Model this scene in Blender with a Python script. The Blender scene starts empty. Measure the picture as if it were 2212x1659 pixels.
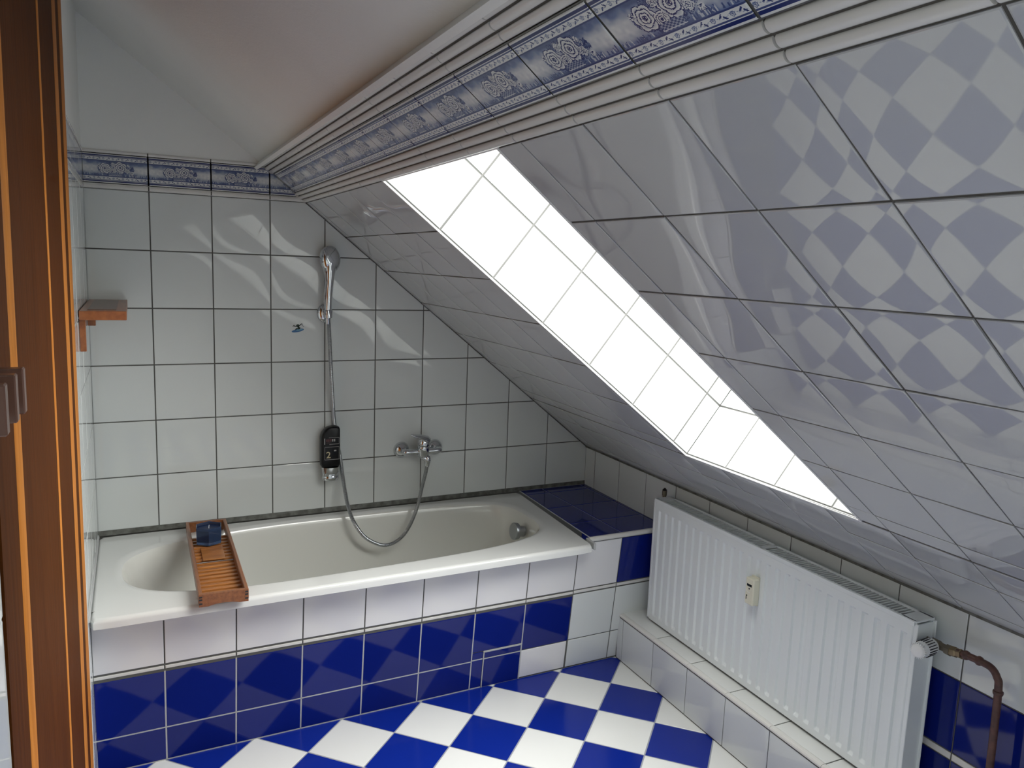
import bpy, math, random
import numpy as np
from mathutils import Vector, Matrix

random.seed(4)
np.random.seed(4)
scene = bpy.context.scene
COL = scene.collection

# ------------------------------------------------------------------ camera, sky, light, exposure
cd = bpy.data.cameras.new('camera')
cam = bpy.data.objects.new('camera', cd)
COL.objects.link(cam)
cd.sensor_width = 36.0
cd.sensor_fit = 'HORIZONTAL'
cd.lens = 1709.34 / 2212 * 36.0
cd.clip_start = 0.01
EYE = Vector((0.31215, -3.05341, 1.54825))
cR = Vector((0.89210682, -0.45036065, 0.03634154))
cU = Vector((0.03500996, 0.14909263, 0.98820326))
cF = Vector((0.45046612, 0.88031056, -0.14877366))
cam.matrix_world = Matrix(((cR.x, cU.x, -cF.x, EYE.x), (cR.y, cU.y, -cF.y, EYE.y), (cR.z, cU.z, -cF.z, EYE.z), (0, 0, 0, 1)))
scene.camera = cam

world = bpy.data.worlds.new('overcast_sky')
scene.world = world
world.use_nodes = True
wn = world.node_tree
wn.nodes['Background'].inputs[0].default_value = (0.97, 1.0, 0.99, 1)
wn.nodes['Background'].inputs[1].default_value = 1.0
vs = scene.view_settings
vs.view_transform = 'Standard'
vs.look = 'None'
vs.gamma = 1.0
vs.use_curve_mapping = False
vs.exposure = 0.22
scene.cycles.use_denoising = True
scene.cycles.max_bounces = 12
scene.cycles.diffuse_bounces = 8
scene.cycles.glossy_bounces = 6
scene.cycles.sample_clamp_indirect = 6.0
scene.cycles.caustics_reflective = False

# ------------------------------------------------------------------ the room's measures
PH = math.radians(-1.6877)             # the knee wall is not quite square to the back wall
TH = math.radians(38.397)              # pitch of the roof
XK, ZK = 2.276, 0.7273                 # knee wall at the back wall, top of the knee wall
R0, RT = 1.649, 1.856                  # border on the slope, lower and upper edge
kin = Vector((-math.cos(PH), -math.sin(PH), 0))     # from the knee wall into the room
ks = Vector((math.sin(PH), -math.cos(PH), 0))       # along the knee wall towards the camera
sup = kin * math.cos(TH) + Vector((0, 0, math.sin(TH)))    # up the slope
sin_ = kin * math.sin(TH) - Vector((0, 0, math.cos(TH)))   # slope normal into the room
K0 = Vector((XK, 0, 0))
S0 = Vector((XK, 0, ZK))
YF = -4.6                              # wall behind the camera
XL0, LSK = 0.2465, 0.0242              # left wall
lx = lambda y: XL0 + LSK * y
lalong = Vector((-LSK, -1, 0)).normalized()
lnorm = Vector((1, -LSK, 0)).normalized()


def kp(s, off, z):
    return K0 + ks * s + kin * off + Vector((0, 0, z))


def sp(s, r, h=0.0):
    return S0 + ks * s + sup * r + sin_ * h


# window light: the roof window's daylight, plus fill from an added unseen window
L1, L2 = 30, 24


def window_light(name, s0, s1, r0, r1, depth, power, color=(1.0, 1.0, 0.965)):
    ld = bpy.data.lights.new(name, 'AREA')
    ld.shape = 'RECTANGLE'
    ld.size = (s1 - s0)
    ld.size_y = (r1 - r0)
    ld.energy = power
    ld.spread = math.radians(150)
    ld.color = color
    lo = bpy.data.objects.new(name, ld)
    COL.objects.link(lo)
    c = sp((s0 + s1) / 2, (r0 + r1) / 2, -depth)
    zz = -sin_
    xx = ks
    yy = zz.cross(xx)
    lo.matrix_world = Matrix(((xx.x, yy.x, zz.x, c.x), (xx.y, yy.y, zz.y, c.y), (xx.z, yy.z, zz.z, c.z), (0, 0, 0, 1)))
    return lo


SK1 = dict(s0=1.10, s1=1.795, r0=0.388, r1=1.645)
SK2 = dict(s0=3.05, s1=3.95, r0=0.388, r1=1.645)
window_light('roof_window_daylight', 1.12, 1.77, 0.42, 1.62, 0.37, L1)
window_light('added_window_fill', 3.28, 4.12, 0.42, 1.62, 0.37, L2)  # added fill from behind the camera for the front surfaces


# ------------------------------------------------------------------ materials
def nn(nt, t, **kw):
    n = nt.nodes.new(t)
    for k, v in kw.items():
        setattr(n, k, v)
    return n


def basic(name, col, rough=0.4, metal=0.0, spec=0.5, coat=0.0):
    m = bpy.data.materials.new(name)
    m.use_nodes = True
    b = m.node_tree.nodes['Principled BSDF']
    b.inputs['Base Color'].default_value = (*col, 1)
    b.inputs['Roughness'].default_value = rough
    b.inputs['Metallic'].default_value = metal
    b.inputs['Specular IOR Level'].default_value = spec
    b.inputs['Coat Weight'].default_value = coat
    b.inputs['Coat Roughness'].default_value = 0.08
    return m


def add_bump(m, height_socket, dist=1.0, strength=1.0):
    nt = m.node_tree
    bp = nn(nt, 'ShaderNodeBump')
    bp.inputs['Strength'].default_value = strength
    bp.inputs['Distance'].default_value = dist
    nt.links.new(height_socket, bp.inputs['Height'])
    nt.links.new(bp.outputs[0], nt.nodes['Principled BSDF'].inputs['Normal'])


def mottled(m, c1, c2, scale, detail=4, coord='Object', stretch=(1, 1, 1), lo=0.35, hi=0.65):
    nt = m.node_tree
    tc = nn(nt, 'ShaderNodeTexCoord')
    mp = nn(nt, 'ShaderNodeMapping')
    mp.inputs['Scale'].default_value = stretch
    no = nn(nt, 'ShaderNodeTexNoise')
    no.inputs['Scale'].default_value = scale
    no.inputs['Detail'].default_value = detail
    cr = nn(nt, 'ShaderNodeValToRGB')
    cr.color_ramp.elements[0].position = lo
    cr.color_ramp.elements[1].position = hi
    cr.color_ramp.elements[0].color = (*c1, 1)
    cr.color_ramp.elements[1].color = (*c2, 1)
    nt.links.new(tc.outputs[coord], mp.inputs[0])
    nt.links.new(mp.outputs[0], no.inputs[0])
    nt.links.new(no.outputs[0], cr.inputs[0])
    nt.links.new(cr.outputs[0], nt.nodes['Principled BSDF'].inputs['Base Color'])
    return no


def tile_mat(name, c1, c2, rough=0.06, pillow=0.00035, wave=0.0006, wscale=7.0, spec=0.5):
    """glazed tile: slightly domed, slightly wavy; every tile has its own waves"""
    m = basic(name, c1, rough, spec=spec)
    nt = m.node_tree
    uv = nn(nt, 'ShaderNodeUVMap', uv_map='local')
    rn = nn(nt, 'ShaderNodeUVMap', uv_map='rnd')
    ma = nn(nt, 'ShaderNodeUVMap', uv_map='metres')
    sep = nn(nt, 'ShaderNodeSeparateXYZ')
    nt.links.new(uv.outputs[0], sep.inputs[0])

    def mth(op, a, b=None):
        x = nn(nt, 'ShaderNodeMath', operation=op)
        for i, q in enumerate((a, b)):
            if q is None:
                continue
            if isinstance(q, (int, float)):
                x.inputs[i].default_value = q
            else:
                nt.links.new(q, x.inputs[i])
        return x.outputs[0]
    p = mth('ADD', mth('POWER', mth('ABSOLUTE', sep.outputs[0]), 4.0), mth('POWER', mth('ABSOLUTE', sep.outputs[1]), 4.0))
    va = nn(nt, 'ShaderNodeVectorMath', operation='MULTIPLY_ADD')
    va.inputs[1].default_value = (37, 37, 37)
    nt.links.new(rn.outputs[0], va.inputs[0])
    nt.links.new(ma.outputs[0], va.inputs[2])
    no = nn(nt, 'ShaderNodeTexNoise')
    no.inputs['Scale'].default_value = wscale
    no.inputs['Detail'].default_value = 1.0
    no.inputs['Roughness'].default_value = 0.3
    nt.links.new(va.outputs[0], no.inputs[0])
    h = mth('ADD', mth('MULTIPLY', p, -pillow), mth('MULTIPLY', no.outputs[0], wave))
    add_bump(m, h)
    sp_ = nn(nt, 'ShaderNodeSeparateXYZ')
    nt.links.new(rn.outputs[0], sp_.inputs[0])
    mx = nn(nt, 'ShaderNodeMix', data_type='RGBA')
    mx.inputs[6].default_value = (*c1, 1)
    mx.inputs[7].default_value = (*c2, 1)
    nt.links.new(sp_.outputs[0], mx.inputs[0])
    nt.links.new(mx.outputs[2], nt.nodes['Principled BSDF'].inputs['Base Color'])
    return m


M = {}
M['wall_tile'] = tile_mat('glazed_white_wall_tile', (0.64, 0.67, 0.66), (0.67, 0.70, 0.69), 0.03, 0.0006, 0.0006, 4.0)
M['slope_tile_shaded'] = tile_mat('shaded_white_slope_tile', (0.455, 0.465, 0.475), (0.475, 0.485, 0.495), 0.02, 0.0008, 0.0008, 4.0)  # same white tile as the walls, darkened to put the slope's shade in
M['reveal_tile'] = tile_mat('glazed_white_reveal_tile', (0.60, 0.62, 0.61), (0.63, 0.65, 0.64), 0.12, 0.0003, 0.0005)
M['bath_tile'] = tile_mat('glazed_white_bath_tile', (0.72, 0.715, 0.72), (0.75, 0.745, 0.75), 0.09, 0.0003, 0.0005)
M['blue_tile'] = tile_mat('glazed_blue_tile', (0.004, 0.011, 0.14), (0.005, 0.014, 0.17), 0.06, 0.0003, 0.0005, spec=0.3)
M['floor_white'] = tile_mat('white_floor_tile', (0.68, 0.69, 0.67), (0.72, 0.73, 0.71), 0.16, 0.0001, 0.0002)
M['floor_blue'] = tile_mat('blue_floor_tile', (0.004, 0.017, 0.21), (0.005, 0.020, 0.24), 0.16, 0.0001, 0.0002, spec=0.3)
M['grout'] = basic('dark_grey_grout', (0.10, 0.10, 0.092), 0.9)
M['grout_brown'] = basic('brown_grey_grout', (0.085, 0.080, 0.070), 0.9)
M['grout_light'] = basic('light_grey_grout', (0.42, 0.43, 0.43), 0.85)
M['grout_reveal'] = basic('pale_reveal_grout', (0.12, 0.12, 0.115), 0.85)
M['floor_grout'] = basic('grey_floor_grout', (0.27, 0.29, 0.33), 0.85)
M['plaster'] = basic('white_plaster', (0.62, 0.61, 0.59), 0.9, spec=0.2)
nz = mottled(M['plaster'], (0.78, 0.79, 0.765), (0.81, 0.82, 0.795), 3.0)
nt_ = M['plaster'].node_tree
n2 = nn(nt_, 'ShaderNodeTexNoise')
n2.inputs['Scale'].default_value = 160
tc2 = nn(nt_, 'ShaderNodeTexCoord')
nt_.links.new(tc2.outputs['Object'], n2.inputs[0])
add_bump(M['plaster'], n2.outputs[0], 0.0006)
M['strip'] = basic('glazed_white_moulding', (0.66, 0.65, 0.62), 0.12)
M['enamel'] = basic('white_enamel', (0.68, 0.69, 0.675), 0.10, coat=0.3)
M['enamel_in'] = basic('warm_white_enamel', (0.68, 0.685, 0.645), 0.12, coat=0.3)
M['silicone'] = basic('grey_silicone', (0.10, 0.105, 0.09), 0.5)
mottled(M['silicone'], (0.065, 0.067, 0.055), (0.15, 0.155, 0.14), 40)
M['chrome'] = basic('chrome', (0.62, 0.64, 0.66), 0.08, 1.0)
M['chrome_dull'] = basic('brushed_chrome', (0.42, 0.44, 0.46), 0.28, 1.0)
M['radiator'] = basic('white_radiator_paint', (0.76, 0.80, 0.80), 0.30)
M['radiator_dark'] = basic('radiator_inside', (0.02, 0.022, 0.024), 0.7)
M['cream'] = basic('cream_plastic', (0.70, 0.68, 0.55), 0.4)
M['black_gloss'] = basic('black_gloss_plastic', (0.003, 0.003, 0.004), 0.3, spec=0.3)
M['dark_screen'] = basic('dark_display', (0.015, 0.02, 0.01), 0.25)
M['gold_print'] = basic('gold_print', (0.50, 0.44, 0.27), 0.5)
M['grey_print'] = basic('grey_print', (0.36, 0.35, 0.34), 0.5)
M['red_print'] = basic('dark_red_print', (0.10, 0.025, 0.03), 0.5)
M['copper_brown'] = basic('brown_painted_pipe', (0.085, 0.038, 0.028), 0.45)
n3 = mottled(M['copper_brown'], (0.06, 0.028, 0.022), (0.12, 0.052, 0.038), 60)
add_bump(M['copper_brown'], n3.outputs[0], 0.0012)
M['brass'] = basic('dull_brass', (0.28, 0.22, 0.13), 0.4, 0.9)
M['brass_dark'] = basic('tarnished_brass', (0.20, 0.175, 0.13), 0.45, 0.8)
M['blue_wax'] = basic('dark_blue_wax', (0.006, 0.016, 0.06), 0.45)
M['wick'] = basic('pale_wick', (0.75, 0.77, 0.80), 0.7)
M['white_plastic'] = basic('white_plastic', (0.78, 0.79, 0.78), 0.35)
M['frog_green'] = basic('dark_green_print', (0.006, 0.028, 0.012), 0.4)
M['black_print'] = basic('black_print', (0.005, 0.008, 0.006), 0.4)
M['board_blue'] = basic('blue_print', (0.03, 0.13, 0.30), 0.4)
M['board_teal'] = basic('pale_blue_print', (0.12, 0.30, 0.40), 0.4)
M['window_frame'] = basic('white_window_frame', (0.75, 0.76, 0.75), 0.35)


def wood(name, c1, c2, stretch, scale=9.0, rough=0.35, coat=0.2):
    m = basic(name, c1, rough, coat=coat)
    no = mottled(m, c1, c2, scale, 5, 'Object', stretch, 0.3, 0.7)
    add_bump(m, no.outputs[0], 0.0006)
    return m


M['door_wood'] = wood('orange_brown_varnished_wood', (0.048, 0.0135, 0.002), (0.075, 0.022, 0.003), (8, 8, 0.5), rough=0.6, coat=0.0)
M['door_light'] = wood('light_varnished_wood', (0.33, 0.115, 0.018), (0.47, 0.18, 0.035), (8, 8, 0.5), rough=0.5, coat=0.0)
for k_ in ('door_wood', 'door_light'):
    M[k_].node_tree.nodes['Principled BSDF'].inputs['Specular IOR Level'].default_value = 0.04
M['hook_wood'] = wood('dark_brown_wood', (0.10, 0.045, 0.028), (0.15, 0.066, 0.040), (6, 6, 0.7))
M['tray_wood'] = wood('reddish_bamboo', (0.17, 0.060, 0.022), (0.28, 0.105, 0.036), (12, 1, 12))
M['slat_wood'] = wood('orange_bamboo', (0.25, 0.085, 0.018), (0.48, 0.19, 0.045), (1.2, 10, 10))
M['shelf_wood'] = wood('red_brown_shelf_wood', (0.22, 0.065, 0.018), (0.32, 0.105, 0.03), (8, 1, 8))

mg = bpy.data.materials.new('window_glass')
mg.use_nodes = True
ng = mg.node_tree
ng.nodes.remove(ng.nodes['Principled BSDF'])
tr = nn(ng, 'ShaderNodeBsdfTransparent')
gl = nn(ng, 'ShaderNodeBsdfGlossy')
gl.inputs['Roughness'].default_value = 0.02
fr = nn(ng, 'ShaderNodeFresnel')
mxs = nn(ng, 'ShaderNodeMixShader')
ng.links.new(fr.outputs[0], mxs.inputs[0])
ng.links.new(tr.outputs[0], mxs.inputs[1])
ng.links.new(gl.outputs[0], mxs.inputs[2])
ng.links.new(mxs.outputs[0], ng.nodes['Material Output'].inputs[0])
M['glass'] = mg

cg = basic('blue_candle_glass', (0.10, 0.17, 0.34), 0.04)
cgb = cg.node_tree.nodes['Principled BSDF']
cgb.inputs['Transmission Weight'].default_value = 0.8
cgb.inputs['IOR'].default_value = 1.3
M['candle_glass'] = cg

mp_ = basic('blue_and_white_printed_tile', (1, 1, 1), 0.10)
at = nn(mp_.node_tree, 'ShaderNodeVertexColor', layer_name='print')
mp_.node_tree.links.new(at.outputs[0], mp_.node_tree.nodes['Principled BSDF'].inputs['Base Color'])
M['print'] = mp_





# ------------------------------------------------------------------ mesh helpers
BASE = {}


class MB:
    def __init__(s):
        s.v, s.f, s.m, s.sm = [], [], [], []
        s.uv = {}

    def quad(s, *pts, mi=0, smooth=False):
        i = len(s.v)
        s.v += [tuple(p) for p in pts]
        s.f.append(tuple(range(i, i + len(pts))))
        s.m.append(mi)
        s.sm.append(smooth)
        return len(s.f) - 1

    def box(s, c, ax, h, mi=0, bev=0.0):
        """box with centre c, axes ax, half sizes h, with chamfered edges when bev > 0"""
        c = Vector(c)
        A = [Vector(a) for a in ax]
        if bev <= 0:
            P = [[[c + A[0] * h[0] * i + A[1] * h[1] * j + A[2] * h[2] * k for k in (-1, 1)] for j in (-1, 1)] for i in (-1, 1)]
            a = P
            q = [(a[0][0][0], a[0][0][1], a[0][1][1], a[0][1][0]), (a[1][0][0], a[1][1][0], a[1][1][1], a[1][0][1]),
                 (a[0][0][0], a[1][0][0], a[1][0][1], a[0][0][1]), (a[0][1][0], a[0][1][1], a[1][1][1], a[1][1][0]),
                 (a[0][0][0], a[0][1][0], a[1][1][0], a[1][0][0]), (a[0][0][1], a[1][0][1], a[1][1][1], a[0][1][1])]
            for p in q:
                s.quad(*p, mi=mi)
            return
        b = min(bev, *[x * 0.45 for x in h])
        idx = {}
        for i in (-1, 1):
            for j in (-1, 1):
                for k in (-1, 1):
                    for ax_i in range(3):
                        d = [h[0] * i, h[1] * j, h[2] * k]
                        sg = (i, j, k)
                        for t in range(3):
                            if t != ax_i:
                                d[t] -= sg[t] * b
                        idx[(i, j, k, ax_i)] = len(s.v)
                        s.v.append(tuple(c + A[0] * d[0] + A[1] * d[1] + A[2] * d[2]))

        def add(vs_, n):
            p = [Vector(s.v[q]) for q in vs_]
            nrm = (p[1] - p[0]).cross(p[2] - p[1])
            if nrm.dot(n) < 0:
                vs_ = vs_[::-1]
            s.f.append(tuple(vs_))
            s.m.append(mi)
            s.sm.append(False)
        for a_ in range(3):
            o = [t for t in range(3) if t != a_]
            for sg in (-1, 1):
                q = []
                for (x, y) in ((-1, -1), (1, -1), (1, 1), (-1, 1)):
                    key = [0, 0, 0]
                    key[a_] = sg
                    key[o[0]] = x
                    key[o[1]] = y
                    q.append(idx[(*key, a_)])
                add(q, A[a_] * sg)
        for a_ in range(3):
            o = [t for t in range(3) if t != a_]
            for x in (-1, 1):
                for y in (-1, 1):
                    k1 = [0, 0, 0]
                    k1[o[0]] = x
                    k1[o[1]] = y
                    ka, kb = list(k1), list(k1)
                    ka[a_] = -1
                    kb[a_] = 1
                    q = [idx[(*ka, o[0])], idx[(*kb, o[0])], idx[(*kb, o[1])], idx[(*ka, o[1])]]
                    add(q, A[o[0]] * x + A[o[1]] * y)
        for i in (-1, 1):
            for j in (-1, 1):
                for k in (-1, 1):
                    add([idx[(i, j, k, 0)], idx[(i, j, k, 1)], idx[(i, j, k, 2)]], A[0] * i + A[1] * j + A[2] * k)

    def rings(s, rings, closed=True, cap0=False, cap1=False, mi=0, smooth=True, flip=False):
        n = len(rings[0])
        i0 = len(s.v)
        for r in rings:
            s.v += [tuple(p) for p in r]
        for a in range(len(rings) - 1):
            for b in range(n if closed else n - 1):
                c = (b + 1) % n
                q = [i0 + a * n + b, i0 + a * n + c, i0 + (a + 1) * n + c, i0 + (a + 1) * n + b]
                s.f.append(tuple(q[::-1] if flip else q))
                s.m.append(mi)
                s.sm.append(smooth)
        if cap0:
            q = [i0 + b for b in range(n)]
            s.f.append(tuple(q if flip else q[::-1]))
            s.m.append(mi)
            s.sm.append(False)
        if cap1:
            q = [i0 + (len(rings) - 1) * n + b for b in range(n)]
            s.f.append(tuple(q[::-1] if flip else q))
            s.m.append(mi)
            s.sm.append(False)

    def lathe(s, o, axis, prof, n=32, mi=0, cap0=True, cap1=True, sx=1.0, sy=1.0, xdir=None, smooth=True):
        """prof: list of (distance along the axis, radius)"""
        o, ax = Vector(o), Vector(axis).normalized()
        x = Vector(xdir) if xdir is not None else (Vector((0, 0, 1)) if abs(ax.z) < 0.9 else Vector((1, 0, 0)))
        x = (x - ax * x.dot(ax)).normalized()
        y = ax.cross(x)
        rs = []
        for d, r in prof:
            rs.append([o + ax * d + x * (r * sx * math.cos(2 * math.pi * k / n)) + y * (r * sy * math.sin(2 * math.pi * k / n)) for k in range(n)])
        s.rings(rs, True, cap0, cap1, mi, smooth)

    def tube(s, pts, rad, n=12, mi=0, cap=True):
        pts = [Vector(p) for p in pts]
        rs = []
        t0 = (pts[1] - pts[0]).normalized()
        x = t0.orthogonal().normalized()
        for i, p in enumerate(pts):
            t = (pts[min(i + 1, len(pts) - 1)] - pts[max(i - 1, 0)]).normalized()
            x = (x - t * x.dot(t)).normalized()
            y = t.cross(x)
            r = rad(i) if callable(rad) else rad
            rs.append([p + (x * math.cos(2 * math.pi * k / n) + y * math.sin(2 * math.pi * k / n)) * r for k in range(n)])
        s.rings(rs, True, cap, cap, mi)

    def prism(s, prof, p0, p1, ux, uy, mi=0, closed=True, cap=True, smooth=False):
        """extrude the profile (list of (x,y)) from p0 to p1"""
        p0, p1, ux, uy = Vector(p0), Vector(p1), Vector(ux), Vector(uy)
        a = [p0 + ux * x + uy * y for x, y in prof]
        b = [p1 + ux * x + uy * y for x, y in prof]
        s.rings([a, b], closed, cap and closed, cap and closed, mi, smooth)

    def build(s, name, mats, parent=None, base=None, fix=True):
        b = BASE.get(parent.name, Vector((0, 0, 0))) if parent is not None else Vector(base or (0, 0, 0))
        me = bpy.data.meshes.new(name)
        me.from_pydata([(p[0] - b.x, p[1] - b.y, p[2] - b.z) for p in s.v], [], s.f)
        if not isinstance(mats, (list, tuple)):
            mats = [mats]
        for m in mats:
            me.materials.append(M[m])
        me.polygons.foreach_set('material_index', s.m)
        me.polygons.foreach_set('use_smooth', s.sm)
        if fix:
            import bmesh
            bm = bmesh.new()
            bm.from_mesh(me)
            bmesh.ops.remove_doubles(bm, verts=bm.verts, dist=1e-6)
            bmesh.ops.recalc_face_normals(bm, faces=bm.faces)
            bm.to_mesh(me)
            bm.free()
        if any(s.sm):
            me.set_sharp_from_angle(angle=math.radians(38))
        me.update()
        for k, data in s.uv.items():
            lay = me.uv_layers.new(name=k)
            lay.data.foreach_set('uv', np.array(data, dtype=np.float32).ravel())
        ob = bpy.data.objects.new(name, me)
        COL.objects.link(ob)
        if parent is not None:
            ob.parent = parent
        else:
            ob.location = b
        BASE[ob.name] = b
        return ob


def empty(name, loc, label, cat, group=None, kind=None):
    o = bpy.data.objects.new(name, None)
    o.empty_display_size = 0.05
    COL.objects.link(o)
    o.location = loc
    BASE[o.name] = Vector(loc)
    tag(o, label, cat, group, kind)
    return o


def tag(o, label=None, cat=None, group=None, kind=None):
    if label:
        o['label'] = label
    if cat:
        o['category'] = cat
    if group:
        o['group'] = group
    if kind:
        o['kind'] = kind
    return o


def struct(o):
    o['kind'] = 'structure'
    return o


def spline(pts, step=0.004):
    pts = [Vector(p) for p in pts]
    P = [pts[0] * 2 - pts[1]] + pts + [pts[-1] * 2 - pts[-2]]
    out = []
    for i in range(1, len(P) - 2):
        L = (P[i + 1] - P[i]).length
        n = max(2, int(L / step))
        for k in range(n):
            t = k / n
            a, b, c, d = P[i - 1], P[i], P[i + 1], P[i + 2]
            out.append(0.5 * ((2 * b) + (c - a) * t + (2 * a - 5 * b + 4 * c - d) * t * t + (3 * b - a - 3 * c + d) * t ** 3))
    out.append(pts[-1])
    return out


# tiles --------------------------------------------------------------------------------------
def clip(poly, halfs):
    """clip a convex polygon by half planes a*x+b*y<=c"""
    for a, b, c in halfs:
        out = []
        n = len(poly)
        for i in range(n):
            p, q = poly[i], poly[(i + 1) % n]
            dp, dq = a * p[0] + b * p[1] - c, a * q[0] + b * q[1] - c
            if dp <= 0:
                out.append(p)
            if (dp < 0 < dq) or (dq < 0 < dp):
                t = dp / (dp - dq)
                out.append((p[0] + t * (q[0] - p[0]), p[1] + t * (q[1] - p[1])))
        poly = out
        if len(poly) < 3:
            return []
    return poly


def inset(poly, d):
    n = len(poly)
    out = []
    L = []
    for i in range(n):
        p, q = poly[i], poly[(i + 1) % n]
        e = (q[0] - p[0], q[1] - p[1])
        l = math.hypot(*e)
        if l < 1e-6:
            continue
        nx, ny = -e[1] / l, e[0] / l
        L.append((nx, ny, nx * p[0] + ny * p[1] + d))
    n = len(L)
    for i in range(n):
        a, b = L[i - 1], L[i]
        det = a[0] * b[1] - a[1] * b[0]
        if abs(det) < 1e-6:
            continue
        out.append(((a[2] * b[1] - a[1] * b[2]) / det, (a[0] * b[2] - a[2] * b[0]) / det))
    return out


def area(p):
    return 0.5 * sum(p[i][0] * p[(i + 1) % len(p)][1] - p[(i + 1) % len(p)][0] * p[i][1] for i in range(len(p)))


class Tiles(MB):
    """a tiled plane in one mesh: frame O + U*u + V*v, normal N into the room"""

    def __init__(s, O, U, V, N, gap=0.004, h=0.0022, bev=0.0016, tilt=0.0015, quad_n=True):
        super().__init__()
        s.O, s.U, s.V, s.N = Vector(O), Vector(U), Vector(V), Vector(N)
        s.gap, s.h, s.bev, s.tilt = gap, h, bev, tilt
        s.uv = {'metres': [], 'local': [], 'rnd': []}

    def P(s, u, v, w=0.0):
        return s.O + s.U * u + s.V * v + s.N * w

    def face(s, pts, mi, cell, rnd, smooth=False):
        i = len(s.v)
        s.v += [tuple(s.P(*p)) for p in pts]
        s.f.append(tuple(range(i, i + len(pts))))
        s.m.append(mi)
        s.sm.append(smooth)
        cu, cv, hw = cell
        for p in pts:
            s.uv['metres'].append((p[0], p[1]))
            s.uv['local'].append(((p[0] - cu) / hw, (p[1] - cv) / hw))
            s.uv['rnd'].append(rnd)

    def back(s, poly, mi):
        if area(poly) < 0:
            poly = poly[::-1]
        s.face([(u, v, 0.0) for u, v in poly], mi, (0, 0, 1), (0, 0))

    def tile(s, poly, mi, cell=None, h=None):
        if len(poly) < 3:
            return
        if area(poly) < 0:
            poly = poly[::-1]
        o = inset(poly, s.gap / 2)
        if len(o) < 3 or area(o) < 2e-5:
            return
        t = inset(o, s.bev)
        if len(t) != len(o) or area(t) < 1e-5 or area(t) > area(o):
            return
        if cell is None:
            us, vs_ = [p[0] for p in poly], [p[1] for p in poly]
            cell = ((min(us) + max(us)) / 2, (min(vs_) + max(vs_)) / 2, 0.1)
        rnd = (random.random(), random.random())
        a, b = random.gauss(0, s.tilt), random.gauss(0, s.tilt)
        hh = s.h if h is None else h
        W = lambda p: hh + a * max(-.1, min(.1, p[0] - cell[0])) + b * max(-.1, min(.1, p[1] - cell[1]))
        top = [(p[0], p[1], W(p)) for p in t]
        mid = [(p[0], p[1], W(q) - 0.0007) for p, q in zip(o, t)]
        low = [(p[0], p[1], 0.0) for p in o]
        s.face(top, mi, cell, rnd)
        n = len(o)
        for i in range(n):
            j = (i + 1) % n
            s.face([mid[i], mid[j], top[j], top[i]], mi, cell, rnd)
            s.face([low[i], low[j], mid[j], mid[i]], mi, cell, rnd)

    def grid(s, us, vs_, mi, halfs=(), half=0.1):
        for i in range(len(us) - 1):
            for j in range(len(vs_) - 1):
                r = [(us[i], vs_[j]), (us[i + 1], vs_[j]), (us[i + 1], vs_[j + 1]), (us[i], vs_[j + 1])]
                p = clip(r, halfs) if halfs else r
                m = mi(us[i], vs_[j]) if callable(mi) else mi
                if m is None or len(p) < 3:
                    continue
                s.tile(p, m, ((us[i] + us[i + 1]) / 2, (vs_[j] + vs_[j + 1]) / 2, half))

    def build(s, name, mats, parent=None, base=None):
        return super().build(name, mats, parent, base, fix=False)


X, Y, Z = Vector((1, 0, 0)), Vector((0, 1, 0)), Vector((0, 0, 1))
P = 0.202
ZE, PZ = 0.7519, 0.1999
ZB0, ZB1, ZB2, ZB3 = 1.7515, 1.7689, 1.8673, 1.8786      # border on the walls
rowsz = [ZE + PZ * k for k in range(-4, 6)]
rowsz[-1] = ZB0
colx = [XL0] + [0.4466 + P * k for k in range(0, 9)] + [XK]
# slope line on the back wall (in x, z): z <= ZK + (XK-x)*tan
tanS = math.tan(TH)
slope_half = [(tanS, 1.0, ZK + XK * tanS)]

# ------------------------------------------------------------------ back wall
T = Tiles((0, 0, 0), X, Z, -Y)
T.back([(XL0 - 0.02, 0), (XK + 0.02, 0), (XK + 0.02, ZK), (XK - (ZB0 - ZK) / tanS, ZB0), (XL0 - 0.02, ZB0)], 1)
T.grid(colx, [ZE - PZ] + rowsz[4:], 0, [(tanS, 1.0, ZK + XK * tanS - 0.004)])
struct(T.build('wall_back', ['wall_tile', 'grout']))

# plaster part of the back wall, and the plastered slope above the border
CX0, CZ0 = 0.812, 1.875
tanC = 0.765
b = MB()
b.quad((XL0 - 0.03, 0.0, ZB3 - 0.13), (1.0, 0.0, ZB3 - 0.13), (CX0 + 0.02, 0.0, CZ0), (XL0 - 0.03, 0.0, CZ0 + (CX0 - XL0 + 0.03) * tanC))
struct(b.build('wall_back_upper', 'plaster'))
b = MB()
cvec = Vector((-1, 0, tanC))
prof = []
for (x, z) in [(CX0 + 0.03, CZ0 - 0.012), (0.70, CZ0 + (CX0 - 0.70) * 0.83), (0.52, CZ0 + (CX0 - 0.52) * 0.79), (0.21, CZ0 + (CX0 - 0.21) * 0.762), (0.02, CZ0 + (CX0 - 0.02) * 0.755)]:
    prof.append((x, z))
n = 24
rings = []
for i in range(n + 1):
    s_ = 4.65 * i / n
    rings.append([Vector((x, 0, z)) + ks * (s_ - 0.02) for x, z in prof])
b.rings(rings, closed=False, smooth=True)
struct(b.build('ceiling', 'plaster', fix=False))

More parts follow.
